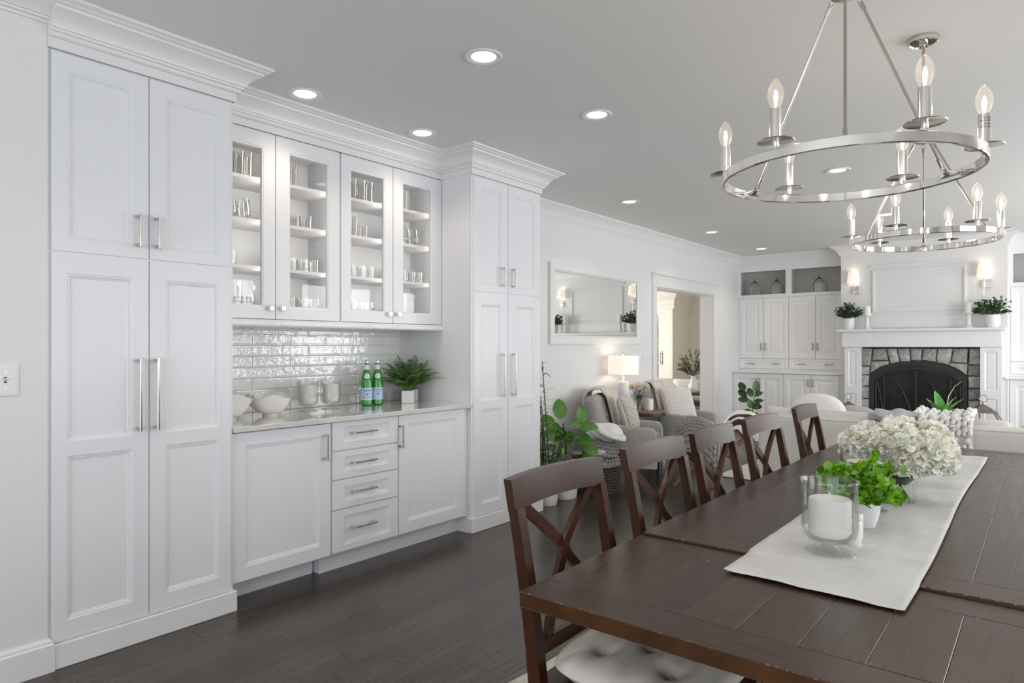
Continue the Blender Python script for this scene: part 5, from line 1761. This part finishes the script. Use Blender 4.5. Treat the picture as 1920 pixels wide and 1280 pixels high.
def stitch_pad(m, f, rows, cols, r, lean=.55, out=(0, 0, 1)):
    """Rows of V stitches over a surface f(u,v)."""
    for i in range(rows):
        for j in range(cols):
            u, v = (i + .5) / rows, (j + .5) / cols
            p = Vector(f(u, v)); du = Vector(f(u + .01, v)) - p; dv = Vector(f(u, v + .01)) - p
            nn = du.cross(dv)
            if nn.length < 1e-12: continue
            nn.normalize(); du.normalize(); dv.normalize()
            if nn.dot(Vector(out) if not callable(out) else out(p)) < 0: nn.negate()
            for s_ in (-1, 1):
                d = (dv + du * lean * s_).normalized()
                c = p + du * r * .62 * s_ + nn * r * .25
                m.ell(c, [d * r * 1.25, d.cross(nn) * r * .62, nn * r * .62], 6, 4)
def pillow(name, label, loc, ry, rz, w, h, th, mt, knit=None, rows=0, cols=0, r=.01, group=None, flat=1.0):
    t = thing(name, label, 'cushion', loc, 0, group)
    R = (Matrix.Rotation(rz, 3, 'Z') @ Matrix.Rotation(ry, 3, 'Y'))
    def f(u, v, sgn):
        x, y = 2 * u - 1, 2 * v - 1
        e = max(0, (1 - abs(x) ** 2.6)) ** .55 * max(0, (1 - abs(y) ** 2.6)) ** .55
        pin = 1 - .07 * (1 - abs(x) ** 2) * abs(y) ** 3
        pin2 = 1 - .07 * (1 - abs(y) ** 2) * abs(x) ** 3
        return R @ Vector((sgn * th / 2 * e, x * w / 2 * pin2, y * h / 2 * pin))
    m = M(); m.grid(lambda u, v: f(u, v, 1), 16, 16).grid(lambda u, v: f(u, v, -1), 16, 16)
    m.obj('cover', mt, t, smooth=True, angle=80, world=False)
    if knit:
        m = M(); stitch_pad(m, lambda u, v: f(.03 + .94 * u, .03 + .94 * v, 1), rows, cols, r, out=R @ Vector((1, 0, 0)))
        m.obj('knitting', knit, t, smooth=True, angle=80, world=False, kind='stuff')
    return t
pillow('knit_cushion', 'cream chunky knit cushion on the armchair beside the blanket basket', (-3.33, 6.02, .655), math.radians(-18), math.radians(16), .40, .40, .15, 'cushion_linen', 'cream_fur', 13, 15, .0135, 'knit cushions on the armchairs')
pillow('knit_cushion', 'cream chunky knit cushion on the armchair beside the doorway', (-3.385, 7.33, .655), math.radians(-20), math.radians(-24), .46, .42, .15, 'cushion_linen', 'white_knit', 14, 16, .0135, 'knit cushions on the armchairs')

# ---------------------------------------------------------------- side table with lamp, roses and candle
t = thing('side_table', 'round wooden side table between the two armchairs', 'side table', (-3.56, 6.80, 0))
m = M(); m.lathe([(0, .592), (.235, .592), (.243, .598), (.243, .615), (.235, .62), (0, .62)], 40); m.obj('top', 'walnut', t, smooth=True, world=False)
m = M(); m.lathe([(.246, .570), (.246, .598), (.238, .598), (.238, .570), (.246, .570)], 40); m.obj('rim', 'black_iron', t, smooth=True, world=False)
for k in range(3):
    a = .5 + k * 2 * PI / 3
    M().tube([(.20 * math.cos(a), .20 * math.sin(a), 0), (.17 * math.cos(a), .17 * math.sin(a), .592)], .010, 8).obj('leg', 'black_iron', t, smooth=True, world=False)
t = thing('table_lamp', 'lit table lamp with a cream drum shade on a white base, below the mirror', 'lamp', (-3.68, 6.55, .6205))
m = M(); m.lathe([(0, 0), (.062, 0), (.064, .004), (.064, .325), (.060, .330), (.012, .332), (.010, .40), (0, .40)], 32); m.obj('base', 'ceramic_white', t, smooth=True, world=False)
m = M(); m.lathe([(.168, .412), (.168, .614), (.166, .614), (.166, .412), (.168, .412)], 40); m.obj('shade', 'lit_shade', t, smooth=True, world=False)
m = M(); m.tube([(0, 0, .40), (0, 0, .622)], .004).ell((0, 0, .640), [(.009, 0, 0), (0, .009, 0), (0, 0, .018)], 10, 6)
for a in (0, 2.1, 4.2): m.tube([(0, 0, .612), (.166 * math.cos(a), .166 * math.sin(a), .612)], .002, 5)
m.obj('finial', 'nickel', t, smooth=True, world=False)
lamp('lamp_bulb', 'POINT', (-3.68, 6.55, 1.13), 1.3, WARM, size=.03)
t = thing('rose_vase', 'glass vase of cream roses on the side table, under the lamp', 'flowers', (-3.60, 6.74, .6205))
m = M(); m.lathe([(0, 0), (.040, 0), (.046, .07), (.055, .155), (.052, .155), (.043, .07), (.036, .008), (0, .008)], 24); m.obj('vase', 'clear_glass', t, smooth=True, world=False)
m = M(); st = M()
ROSES = [(-.055, -.02, .27, .052), (.03, -.05, .275, .05), (.075, .03, .26, .050), (0, .05, .28, .048)]
for k, (x, y, z, R) in enumerate(ROSES):
    st.tube([(0, 0, .02), (x * .4, y * .4, .14), (x, y, z - .02)], .003, 5)
    leaf_into(st, (x * .5, y * .5, .17), (x, y, -.02), (0, 0, 1), .08, .05)
    leaf_into(st, (x * .4, y * .4, .12), (-y, x, .02), (0, 0, 1), .07, .045)
    bloom((x, y, z), R, 70 + k).obj('rose', 'petal_cream', t, smooth=True, angle=80, world=False, fix=False)
st.obj('stems', 'leaf_dark_fiddle', t, world=False, kind='stuff', fix=False)
m = M(); m.lathe([(0, 0), (.048, 0), (.048, .118), (.045, .122), (.02, .116), (0, .115)], 28)
m.tube([(0, 0, .115), (.001, 0, .132)], .0015, 5)
c = m.obj('pillar_candle', 'candle_wax', smooth=True); c.location = (-3.545, 6.90, .6205)
tag(c, 'cream pillar candle on the round side table, next to the roses', 'candle')

# ---------------------------------------------------------------- cross-legged stools with blankets
def stool(label, loc, rz):
    t = thing('cross_leg_stool', label, 'stool', loc, rz, 'cross-legged wooden stools')
    M().rbox((0, 0, .40), (.40, .36, .06), .02).obj('seat', 'sofa_linen', t, smooth=True, world=False)
    for s_ in (-1, 1):
        y = s_ * .15
        M().bar([(-.19, y - .012, 0), (.17, y - .012, .372)], .030, .034, (0, 1, 0)).obj('leg', 'stool_wood', t, world=False)
        M().bar([(.19, y + .018, 0), (-.17, y + .018, .372)], .030, .034, (0, 1, 0)).obj('leg', 'stool_wood', t, world=False)
    M().tube([(0, -.16, .19), (0, .16, .19)], .012, 8).obj('stretcher', 'stool_wood', t, smooth=True, world=False)
    return t
stool('wooden cross-legged stool under the grey chunky knit blanket', (-2.69, 6.20, 0), .35)
stool('wooden cross-legged stool under the white and black blanket', (-2.93, 8.22, 0), .35)
t = thing('knit_blanket', 'grey chunky knit blanket heaped over the stool in front of the armchairs', 'blanket', (-2.69, 6.20, 0), .35)
def domef(a, b, zt, dz, p=2.6):
    def f(u, v):
        x, y = 2 * u - 1, 2 * v - 1
        rr = (abs(x) ** p + abs(y) ** p) ** (1 / p)
        k = 1 - .12 * max(0, rr - .7)
        return (x * a * k, y * b * k, zt - dz * min(1.35, rr) ** 2.7 + .008 * math.sin(7 * x + 3) * math.sin(6 * y))
    return f
f = domef(.275, .25, .645, .30)
m = M(); m.grid(f, 20, 20); o = m.obj('underside', 'grey_knit', t, smooth=True, world=False)
m = M(); stitch_pad(m, f, 17, 21, .0165, out=lambda p: p - Vector((0, 0, .25))); m.obj('knitting', 'grey_knit', t, smooth=True, angle=80, world=False, kind='stuff')
t = thing('striped_blanket', 'white blanket with black bands over the farther stool', 'blanket', (-2.93, 8.22, 0), .35)
f = domef(.26, .24, .545, .20, 3)
m = M(); m.grid(f, 24, 24)
mi = []
for k, fc in enumerate(m.f):
    i = k % 24
    m.m[k] = 1 if k // 24 in (1, 2, 4, 5) else 0
m.obj('cloth', ['white_knit', 'black_leg'], t, smooth=True, world=False)

# ---------------------------------------------------------------- blanket basket
t = thing('cane_basket', 'dark woven cane basket full of blankets, in front of the armchair', 'basket', (-3.25, 5.30, 0))
m = M(); nr = 13
for k in range(nr):
    z = .014 + k * .0265; R = .185 + .035 * (k / nr) ** .8
    m.tube([((R + .007 * math.sin(24 * 2 * PI * q / 96 + PI * (k % 2))) * math.cos(2 * PI * q / 96), (R + .007 * math.sin(24 * 2 * PI * q / 96 + PI * (k % 2))) * math.sin(2 * PI * q / 96), z) for q in range(96)], .0145, 6, closed=True)
m.obj('weave', 'basket_cane', t, smooth=True, world=False, kind='stuff')
m = M(); m.lathe([(0, .01), (.18, .01), (.212, .33), (.205, .33), (.172, .02), (0, .02)], 32); m.obj('liner', 'black_leg', t, smooth=True, world=False)
for s_ in (-1, 1):
    M().tube([(.06 * math.cos(PI * q / 8) , s_ * .222, .335 + .05 * math.sin(PI * q / 8)) for q in range(9)], .011, 7).obj('handle', 'basket_cane', t, smooth=True, world=False)
t = thing('knit_blanket', 'grey chunky knit blanket hanging over the rim of the cane basket', 'blanket', (-3.25, 5.30, 0), -.65)
def bl(u, v):
    # a folded strip: over the basket, then down the front right side
    x = -.24 + .50 * v
    y = -.10 + .24 * u
    z = .46 - 1.0 * max(0, x - .10) ** 1.3 * 2.0 + .015 * math.sin(9 * v + 4 * u) - .04 * max(0, -x - .08) * 6
    return (x, y - .10 * max(0, x), z)
m = M(); stitch_pad(m, bl, 8, 20, .0175, out=(.5, 0, 1)); m.obj('knitting', 'grey_knit', t, smooth=True, angle=80, world=False, kind='stuff')
m = M(); m.grid(bl, 8, 20); m.obj('underside', 'grey_knit', t, smooth=True, world=False)
def heap(name, label, loc, size, seed, mt, cat='blanket', rz=0, folds=5, amp=.10, p=2.4, flat=.0):
    r = random.Random(seed)
    w = [(r.uniform(2, 9), r.uniform(2, 9), r.uniform(0, 6), r.uniform(.3, 1)) for _ in range(folds)]
    def f(u, v):
        a = 2 * PI * u; b = PI * v
        d = Vector((math.sin(b) * math.cos(a), math.sin(b) * math.sin(a), math.cos(b)))
        q = (abs(d.x) ** p + abs(d.y) ** p + abs(d.z) ** p) ** (-1 / p)
        k = 1 + sum(amp * e * math.sin(c1 * d.x + c2 * d.z + c3 + c2 * d.y * .6) for c1, c2, c3, e in w) / 2
        return (d.x * size[0] * q * k, d.y * size[1] * q * k, d.z * size[2] * q * k)
    m = M(); m.grid(f, 40, 20, wrap=True)
    o = m.obj(name, mt, smooth=True, angle=80)
    o.location = loc; o.rotation_euler.z = rz
    return tag(o, label, cat)
heap('folded_cloth', 'crumpled white cloth bundle on top of the cane basket', (-3.20, 5.37, .545), (.205, .15, .085), 5, 'linen_white', 'blanket', -.5, 8, .17)
heap('folded_cloth', 'rolled cream fleece inside the cane basket under the grey blanket', (-3.21, 5.20, .385), (.12, .08, .035), 6, 'cream_fur', 'blanket', -.6, 3, .06)

# ---------------------------------------------------------------- floor plants
FID = [leaf_mesh('leaf', .17, .125, 'leaf_fiddle', .12, .22, 7, .85, .62, .06), leaf_mesh('leaf', .15, .105, 'leaf_fiddle', .22, -.15, 7, .85, .62, .06)]
def pot(t, R, H, mt='pot_white'):
    m = M(); m.lathe([(0, 0), (R * .80, 0), (R * .86, .01), (R, H * .85), (R, H), (R * .9, H), (R * .88, H * .88), (0, H * .88)], 32)
    m.obj('pot', mt, t, smooth=True, world=False)
def put_leaf(t, me, p, d, up, s):
    place('leaf', me, t, Matrix.Translation(p) @ frame3(d, up).to_4x4() @ Matrix.Scale(s, 4))
CAMP = Vector((0, 0, 1.35))
t = thing('fiddle_leaf_fig', 'fiddle leaf fig with big bright leaves in a white pot beside the blanket basket', 'potted plant', (-3.35, 4.90, 0))
pot(t, .13, .24)
m = M(); m.tube([(0, 0, .2), (.02, 0, .45), (.01, -.03, .66)], [.012, .009, .006], 7); m.obj('stem', 'stem_brown', t, smooth=True, world=False)
# (tip-side centre, direction of the leaf, scale)
for (p, d, up, s) in [((.07, -.16, .715), (-.05, 0, 1), (.75, -.65, .1), 1.05), ((.20, -.03, .680), (.10, .05, 1), (.8, -.55, .1), .92), ((.17, -.02, .640), (.9, .1, .15), (.2, -.5, .9), 1.05),
                      ((.10, -.05, .66), (.75, -.3, .1), (.3, -.5, .8), .95), ((.12, -.1, .50), (.1, -.2, 1), (.8, -.55, .1), .85), ((.02, -.1, .60), (-.8, -.3, .5), (.5, -.6, .6), .9),
                      ((-.05, -.05, .55), (-.6, -.6, .2), (.5, -.3, .8), .9), ((.12, .03, .52), (.95, .1, -.25), (.2, -.6, .8), .85), ((.10, 0, .42), (.8, -.3, -.2), (.4, -.4, .8), .8),
                      ((.0, .05, .45), (-.3, .9, .2), (.5, -.5, .7), .85), ((.05, -.08, .40), (.3, -.9, -.1), (.3, -.2, .9), .8), ((-.08, 0, .42), (-.9, .1, 0), (.3, -.4, .9), .85), ((.03, .0, .33), (.6, .4, -.2), (.3, -.4, .9), .7),
                      ((.16, -.04, .56), (.9, -.2, -.1), (.4, -.6, .7), 1.0), ((.20, .0, .50), (.8, .2, -.45), (.3, -.6, .7), .95), ((.05, -.13, .53), (.4, -.5, .55), (.7, -.6, .3), .95), ((-.04, -.12, .62), (-.5, -.2, .8), (.7, -.7, .2), .9), ((.12, -.06, .36), (.7, -.5, -.1), (.4, -.5, .8), .95), ((.02, -.12, .30), (.2, -.8, .1), (.6, -.3, .7), .9), ((.18, .03, .40), (.9, .2, -.2), (.3, -.6, .7), .9)]:
    put_leaf(t, FID[0] if s > .87 else FID[1], Vector(p), d, up, s)
PALM = [leaf_mesh('leaf', .17, .024, 'leaf_palm', .25, .35, 6, .7, .8, .25), leaf_mesh('leaf', .13, .020, 'leaf_palm', .25, .15, 6, .7, .8, .25)]
t = thing('bamboo_palm', 'tall narrow-leaved bamboo palm in a white pot against the pantry end', 'potted plant', (-3.33, 4.60, 0))
pot(t, .11, .22)
r = random.Random(17)
m = M(); canes = []
for k in range(9):
    a = k * 2.4; H = [1.22, 1.0, .80, .55, .70, .92, .60, .5, .65][k]
    tip = Vector((.04 + .10 * math.cos(a), .05 + .10 * math.sin(a), H)) if H < .75 else Vector((-.05 + .03 * math.cos(a), -.03 + .03 * math.sin(a), H))
    base = Vector((.04 * math.cos(a), .04 * math.sin(a), .19))
    m.tube([base, base.lerp(tip, .5) + Vector((.0, 0, .02)), tip], [.006, .005, .003], 6); canes.append((base, tip, H))
m.obj('cane', 'stem_green', t, smooth=True, world=False, kind='stuff')
nl = 0
for (b, tp, H) in canes:
    NQ = int(10 + 22 * H) if H > .75 else 34
    for q in range(NQ):
        s_ = .12 + .88 * q / NQ
        p = b.lerp(tp, s_)
        a = q * 2.2 + r.uniform(-.4, .4)
        d = Vector((math.cos(a), math.sin(a), r.uniform(-.1, .75)))
        put_leaf(t, PALM[q % 2], p, d, (0, 0, 1) if abs(d.z) < .9 else (1, 0, 0), r.uniform(.55, .8) if H > .75 else r.uniform(.8, 1.25)); nl += 1
FID2 = [leaf_mesh('leaf', .155, .112, 'leaf_dark_fiddle', .14, .18, 7, .9, .60, .06), leaf_mesh('leaf', .135, .070, 'leaf_dark_fiddle', .22, .1, 7, .9, .62, .06)]
t = thing('fiddle_leaf_fig', 'small fiddle leaf fig in a white knitted pot before the left built-in cabinet', 'potted plant', (-3.30, 9.55, 0))
m = M()
for k in range(10):
    z = .016 + k * .027; R = .12 + .035 * math.sin(PI * min(1, (k + 2) / 11))
    m.tube([((R + .006 * math.sin(16 * 2 * PI * q / 64 + PI * (k % 2))) * math.cos(2 * PI * q / 64), (R + .006 * math.sin(16 * 2 * PI * q / 64 + PI * (k % 2))) * math.sin(2 * PI * q / 64), z) for q in range(64)], .016, 6, closed=True)
m.obj('pot', 'white_knit', t, smooth=True, world=False)
M().lathe([(0, .25), (.13, .25), (.13, .24), (0, .24)], 20).obj('soil', 'soil', t, world=False)
m = M(); m.tube([(.02, 0, .24), (.02, 0, .45), (.05, 0, .62), (.09, 0, .74)], [.010, .008, .006, .004], 7).tube([(.022, 0, .47), (-.05, -.02, .62), (-.10, -.02, .72)], [.006, .005, .003], 6)
m.obj('stem', 'stem_brown', t, smooth=True, world=False)
for (p, d, up, k, s) in [((.075, -.02, .70), (.12, 0, 1), (.6, -.8, .2), 0, 1.0), ((-.09, -.02, .70), (-.45, 0, .9), (.5, -.8, .2), 0, .95), ((.03, -.03, .62), (-.35, -.1, .9), (.5, -.8, .2), 0, .9), ((-.06, -.02, .62), (-.7, -.1, .65), (.5, -.8, .3), 0, .95),
                         ((-.02, -.04, .56), (-.95, -.1, .28), (.3, -.7, .6), 0, 1.0), ((.06, 0, .63), (.85, 0, .55), (.2, -.9, .5), 1, .95), ((.05, -.02, .56), (.95, 0, .15), (.2, -.8, .6), 1, 1.0), ((.03, -.02, .46), (.75, -.2, .55), (.3, -.8, .4), 0, .85),
                         ((.01, -.03, .46), (-.1, -.2, .95), (.5, -.8, .2), 0, .85), ((.04, -.02, .47), (.97, 0, .22), (.2, -.8, .6), 0, .8), ((.01, -.02, .42), (-.95, 0, .15), (.3, -.6, .7), 1, .75), ((.03, -.02, .38), (.9, -.1, .12), (.2, -.6, .8), 1, .65), ((.06, .02, .66), (.35, .3, .9), (.4, -.8, .3), 1, .9)]:
    put_leaf(t, FID2[k], Vector(p), d, up, s)

# ---------------------------------------------------------------- sofa and what lies on it
SX0, SX1, SY = -1.69, .72, 5.02
t = thing('sofa', 'long off-white linen sofa seen from behind, beyond the dining table', 'sofa', (-.48, 5.4, 0))
F = 'sofa_linen'
M().rbox(((SX0 + SX1) / 2, SY + .11, .455), (SX1 - SX0, .22, .77), .045, 4).obj('back', F, t, smooth=True, angle=60)
M().rbox(((SX0 + SX1) / 2, SY + .50, .235), (SX1 - SX0 - .02, .72, .33), .03, 3).obj('base', F, t, smooth=True, angle=60)
for x in (SX0 + .09, SX1 - .09):
    M().rbox((x, SY + .52, .35), (.18, .80, .54), .05, 4).obj('arm', F, t, smooth=True, angle=60)
for k in range(3):
    w = (SX1 - SX0 - .37) / 3; x = SX0 + .185 + w * (k + .5)
    M().rbox((x, SY + .58, .455), (w - .01, .62, .15), .05, 4, puff=.02, cuts=3).obj('seat_cushion', F, t, smooth=True, angle=70)
    M().rbox((x, SY + .33, .665), (w - .012, .22, .40), .08, 4, rot('X', 6), puff=.03, cuts=3).obj('back_cushion', F, t, smooth=True, angle=70)
m = M(); m.tube([(SX0 + .03, SY + .012, .826), (SX1 - .03, SY + .012, .826)], .006, 6); m.obj('piping', F, t, smooth=True)
for x in (SX0 + .08, SX1 - .08):
    for y in (SY + .06, SY + .84): M().box(x - .03, x + .03, y - .03, y + .03, 0, .075).obj('leg', 'black_leg', t)
heap('knit_cushion', 'large cream knitted cushion rising over the left end of the sofa back', (-1.37, 5.44, .80), (.205, .09, .185), 19, 'white_knit', 'cushion', .06, 2, .02, 2.3)
pillow('linen_cushion', 'white linen cushion showing low at the far left end of the sofa', (-1.62, 5.48, .70), math.radians(12), math.radians(80), .34, .34, .14, 'linen_white')
heap('ruffled_cushion', 'grey ruffled cushion on the sofa below the left lantern', (-1.14, 5.60, .79), (.14, .07, .10), 14, 'ruffle_grey', 'cushion', 0, 9, .12)
heap('knit_throw', 'pale grey knit throw bunched on the sofa back behind the hydrangeas', (-.80, 5.13, .870), (.165, .13, .048), 15, 'pale_grey_knit', 'throw', 0, 7, .16)
t = thing('cable_knit_throw', 'white chunky cable-knit throw hanging over the sofa back by the right lantern', 'throw', (-.5, 5.1, .5))
cps = [(SY - .022, .50), (SY - .022, .66), (SY - .024, .80), (SY - .005, .862), (SY + .05, .885), (SY + .15, .888), (SY + .24, .895), (SY + .36, .90), (SY + .46, .84)]
def thr(u, v):
    i = min(len(cps) - 2, int(v * (len(cps) - 1))); q = v * (len(cps) - 1) - i
    y, z = cps[i][0] + (cps[i + 1][0] - cps[i][0]) * q, cps[i][1] + (cps[i + 1][1] - cps[i][1]) * q
    return (-.655 + .30 * u - .04 * (1 - u) * (v > .5), y, z + .012 * math.sin(6 * u + 2) * (v > .5))
m = M(); m.grid(thr, 8, 24); m.obj('underside', 'white_knit', t, smooth=True)
m = M()
for c in range(5):
    for q in range(26):
        v = (q + .5) / 26; u0 = (c + .5) / 5
        for ph in (0, PI):
            u = u0 + .055 * math.sin(q * 1.25 + ph)
            p = Vector(thr(u, v)); dv = (Vector(thr(u, v + .01)) - p).normalized(); nn = Vector((1, 0, 0)).cross(dv).normalized()
            d = (dv + Vector((1, 0, 0)) * .55 * math.cos(q * 1.25 + ph)).normalized()
            m.ell(p + nn * (.012 + .006 * math.cos(q * 1.25 + ph)) * (1), [d * .026, d.cross(nn) * .015, nn * .014], 7, 5)
m.obj('knitting', 'white_knit', t, smooth=True, angle=80, kind='stuff')

# coffee table with plants seen over the sofa
t = thing('coffee_table', 'low wooden coffee table beyond the sofa, holding green plants', 'coffee table', (-.80, 7.25, 0))
M().cbox(-1.35, -.25, 6.95, 7.55, .42, .46, .006).obj('top', 'walnut', t)
for x in (-1.30, -.30):
    for y in (7.0, 7.5): M().box(x - .03, x + .03, y - .03, y + .03, 0, .42).obj('leg', 'walnut', t)
AG = [leaf_mesh('leaf', .21, .085, 'leaf_agave', .3, .26, 7, .62, .75, .6)]
t = thing('agave_plant', 'bright green agave with broad pointed leaves in front of the firebox', 'potted plant', (-.745, 7.2, .46))
pot(t, .10, .22)
for k in range(15):
    a = k * 2.4; e = .22 + .78 * (k / 15)
    d = Vector((math.cos(a) * (.95 - e * .72), math.sin(a) * (.95 - e * .72), .30 + e))
    put_leaf(t, AG[0], Vector((math.cos(a) * .02, math.sin(a) * .02, .21 + .012 * k * .3)), d, (0, 0, 1), .85 + .25 * math.sin(k))
t = thing('succulent_plant', 'low pale green succulent beside the agave', 'potted plant', (-.98, 7.2, .46))
pot(t, .09, .23)
m = M(); r = random.Random(3)
for k in range(60):
    d = rdir(r, .1, 1)
    leaf_into(m, Vector((r.uniform(-.07, .07), r.uniform(-.04, .04), .22)), d, rdir(r, -1, 1), .07, .028)
m.obj('leaves', 'leaf_palm', t, world=False, kind='stuff', smooth=True, fix=False)

# ---------------------------------------------------------------- rugs
def rug(name, label, x0, x1, y0, y1, mt, rz=0, fringe=False):
    cx, cy = (x0 + x1) / 2, (y0 + y1) / 2
    m = M(); m.grid(lambda u, v: ((u - .5) * (x1 - x0) + .006 * math.sin(v * 40), (v - .5) * (y1 - y0) + .006 * math.sin(u * 33), .009), 40, 60)
    m.box((x0 - x1) / 2 + .008, (x1 - x0) / 2 - .008, (y0 - y1) / 2 + .008, (y1 - y0) / 2 - .008, .001, .0088)
    o = m.obj(name, mt, smooth=True); o.location = (cx, cy, 0.0005); o.rotation_euler.z = rz
    return tag(o, label, 'rug')
rug('dining_rug', 'beige textured wool rug under the dining table and chairs', -1.64, .75, .75, 5.0, 'rug_wool', -.03)
rug('living_rug', 'pale ivory rug on the floor between the armchairs and the sofa', -2.66, .9, 6.68, 9.2, 'rug_ivory')

# ---------------------------------------------------------------- sunroom furniture beyond the opening
t = thing('sunroom_sofa', 'grey upholstered seat in the sunroom with a pale cushion on it', 'sofa', (-5.2, 11.1, 0))
M().rbox((-5.25, 11.45, .42), (1.1, .22, .64), .06, 3).obj('back', 'bed_grey', t, smooth=True)
M().rbox((-5.25, 11.10, .28), (1.1, .75, .34), .05, 3).obj('seat', 'bed_grey', t, smooth=True)
pillow('linen_cushion', 'pale patterned cushion on the grey sunroom seat', (-4.98, 11.05, .60), math.radians(-25), math.radians(-70), .42, .36, .15, 'linen_white')
t = thing('console_table', 'black two-tier side table in the sunroom doorway under the olive stems', 'side table', (-4.55, 10.55, 0))
M().cbox(-4.85, -4.30, 10.35, 10.85, .535, .570, .004).obj('top', 'black_iron', t)
M().cbox(-4.83, -4.32, 10.37, 10.83, .36, .42, .004).obj('shelf', 'black_iron', t)
for x in (-4.82, -4.33):
    for y in (10.38, 10.82): M().box(x - .012, x + .012, y - .012, y + .012, 0, .54).obj('leg', 'black_iron', t)
t = thing('olive_stems', 'white ceramic vase of feathery olive stems in the sunroom', 'vase plant', (-4.62, 10.58, .5705))
m = M(); m.lathe([(0, 0), (.06, 0), (.085, .05), (.075, .12), (.04, .18), (.035, .26), (.045, .28), (.04, .28), (.03, .25), (0, .2)], 24); m.obj('vase', 'ceramic_white', t, smooth=True, world=False)
st, lf = M(), M(); r = random.Random(27)
for k in range(46):
    d = rdir(r, -.15, 1); tip = Vector((d.x * .27, d.y * .2, .42 + d.z * .30)); b = Vector((0, 0, .26)); mid = b.lerp(tip, .5) + Vector((0, 0, .03))
    st.tube([b, mid, tip], .0018, 4)
    for q in range(16):
        s_ = r.uniform(.3, 1); p = b.lerp(mid, s_ * 2) if s_ < .5 else mid.lerp(tip, s_ * 2 - 1)
        leaf_into(lf, p, d + rdir(r, -1, 1) * .8, rdir(r, .1, 1), .055, .014, nseg=2)
st.obj('stem', 'stem_brown', t, world=False, kind='stuff', fix=False)
lf.obj('leaves', 'leaf_olive', t, world=False, kind='stuff', smooth=True, fix=False)
m = M(); m.lathe([(0, 0), (.045, 0), (.045, .075), (.04, .08), (0, .076)], 20)
c = m.obj('pillar_candle', 'candle_wax', smooth=True); c.location = (-4.74, 10.44, .5705)
tag(c, 'short white candle on the black sunroom table, before the vase', 'candle')
# tree and ground seen through the glass door
S(M().box(-14, -3.9, 13.6, 30, -.3, -.02).obj('ground_outside', 'rug_ivory'))
t = thing('garden_tree', 'sunlit green tree outside the sunroom glass door', 'tree', (-8.6, 17.0, 0))
M().tube([(0, 0, -.02), (.1, 0, 1.2), (0, .1, 2.4)], [.12, .1, .06], 8).obj('trunk', 'bark', t, smooth=True, world=False)
lf = M(); r = random.Random(44)
for k in range(2600):
    d = rdir(r, -.8, 1); q = r.uniform(.35, 1) ** .5
    leaf_into(lf, Vector((d.x * 1.5 * q, d.y * 1.2 * q, 1.9 + d.z * 1.4 * q)), rdir(r, -1, 1), rdir(r, -1, 1), .18, .10, nseg=2)
lf.obj('leaves', 'leaf_outdoor', t, world=False, kind='stuff', smooth=True, fix=False)
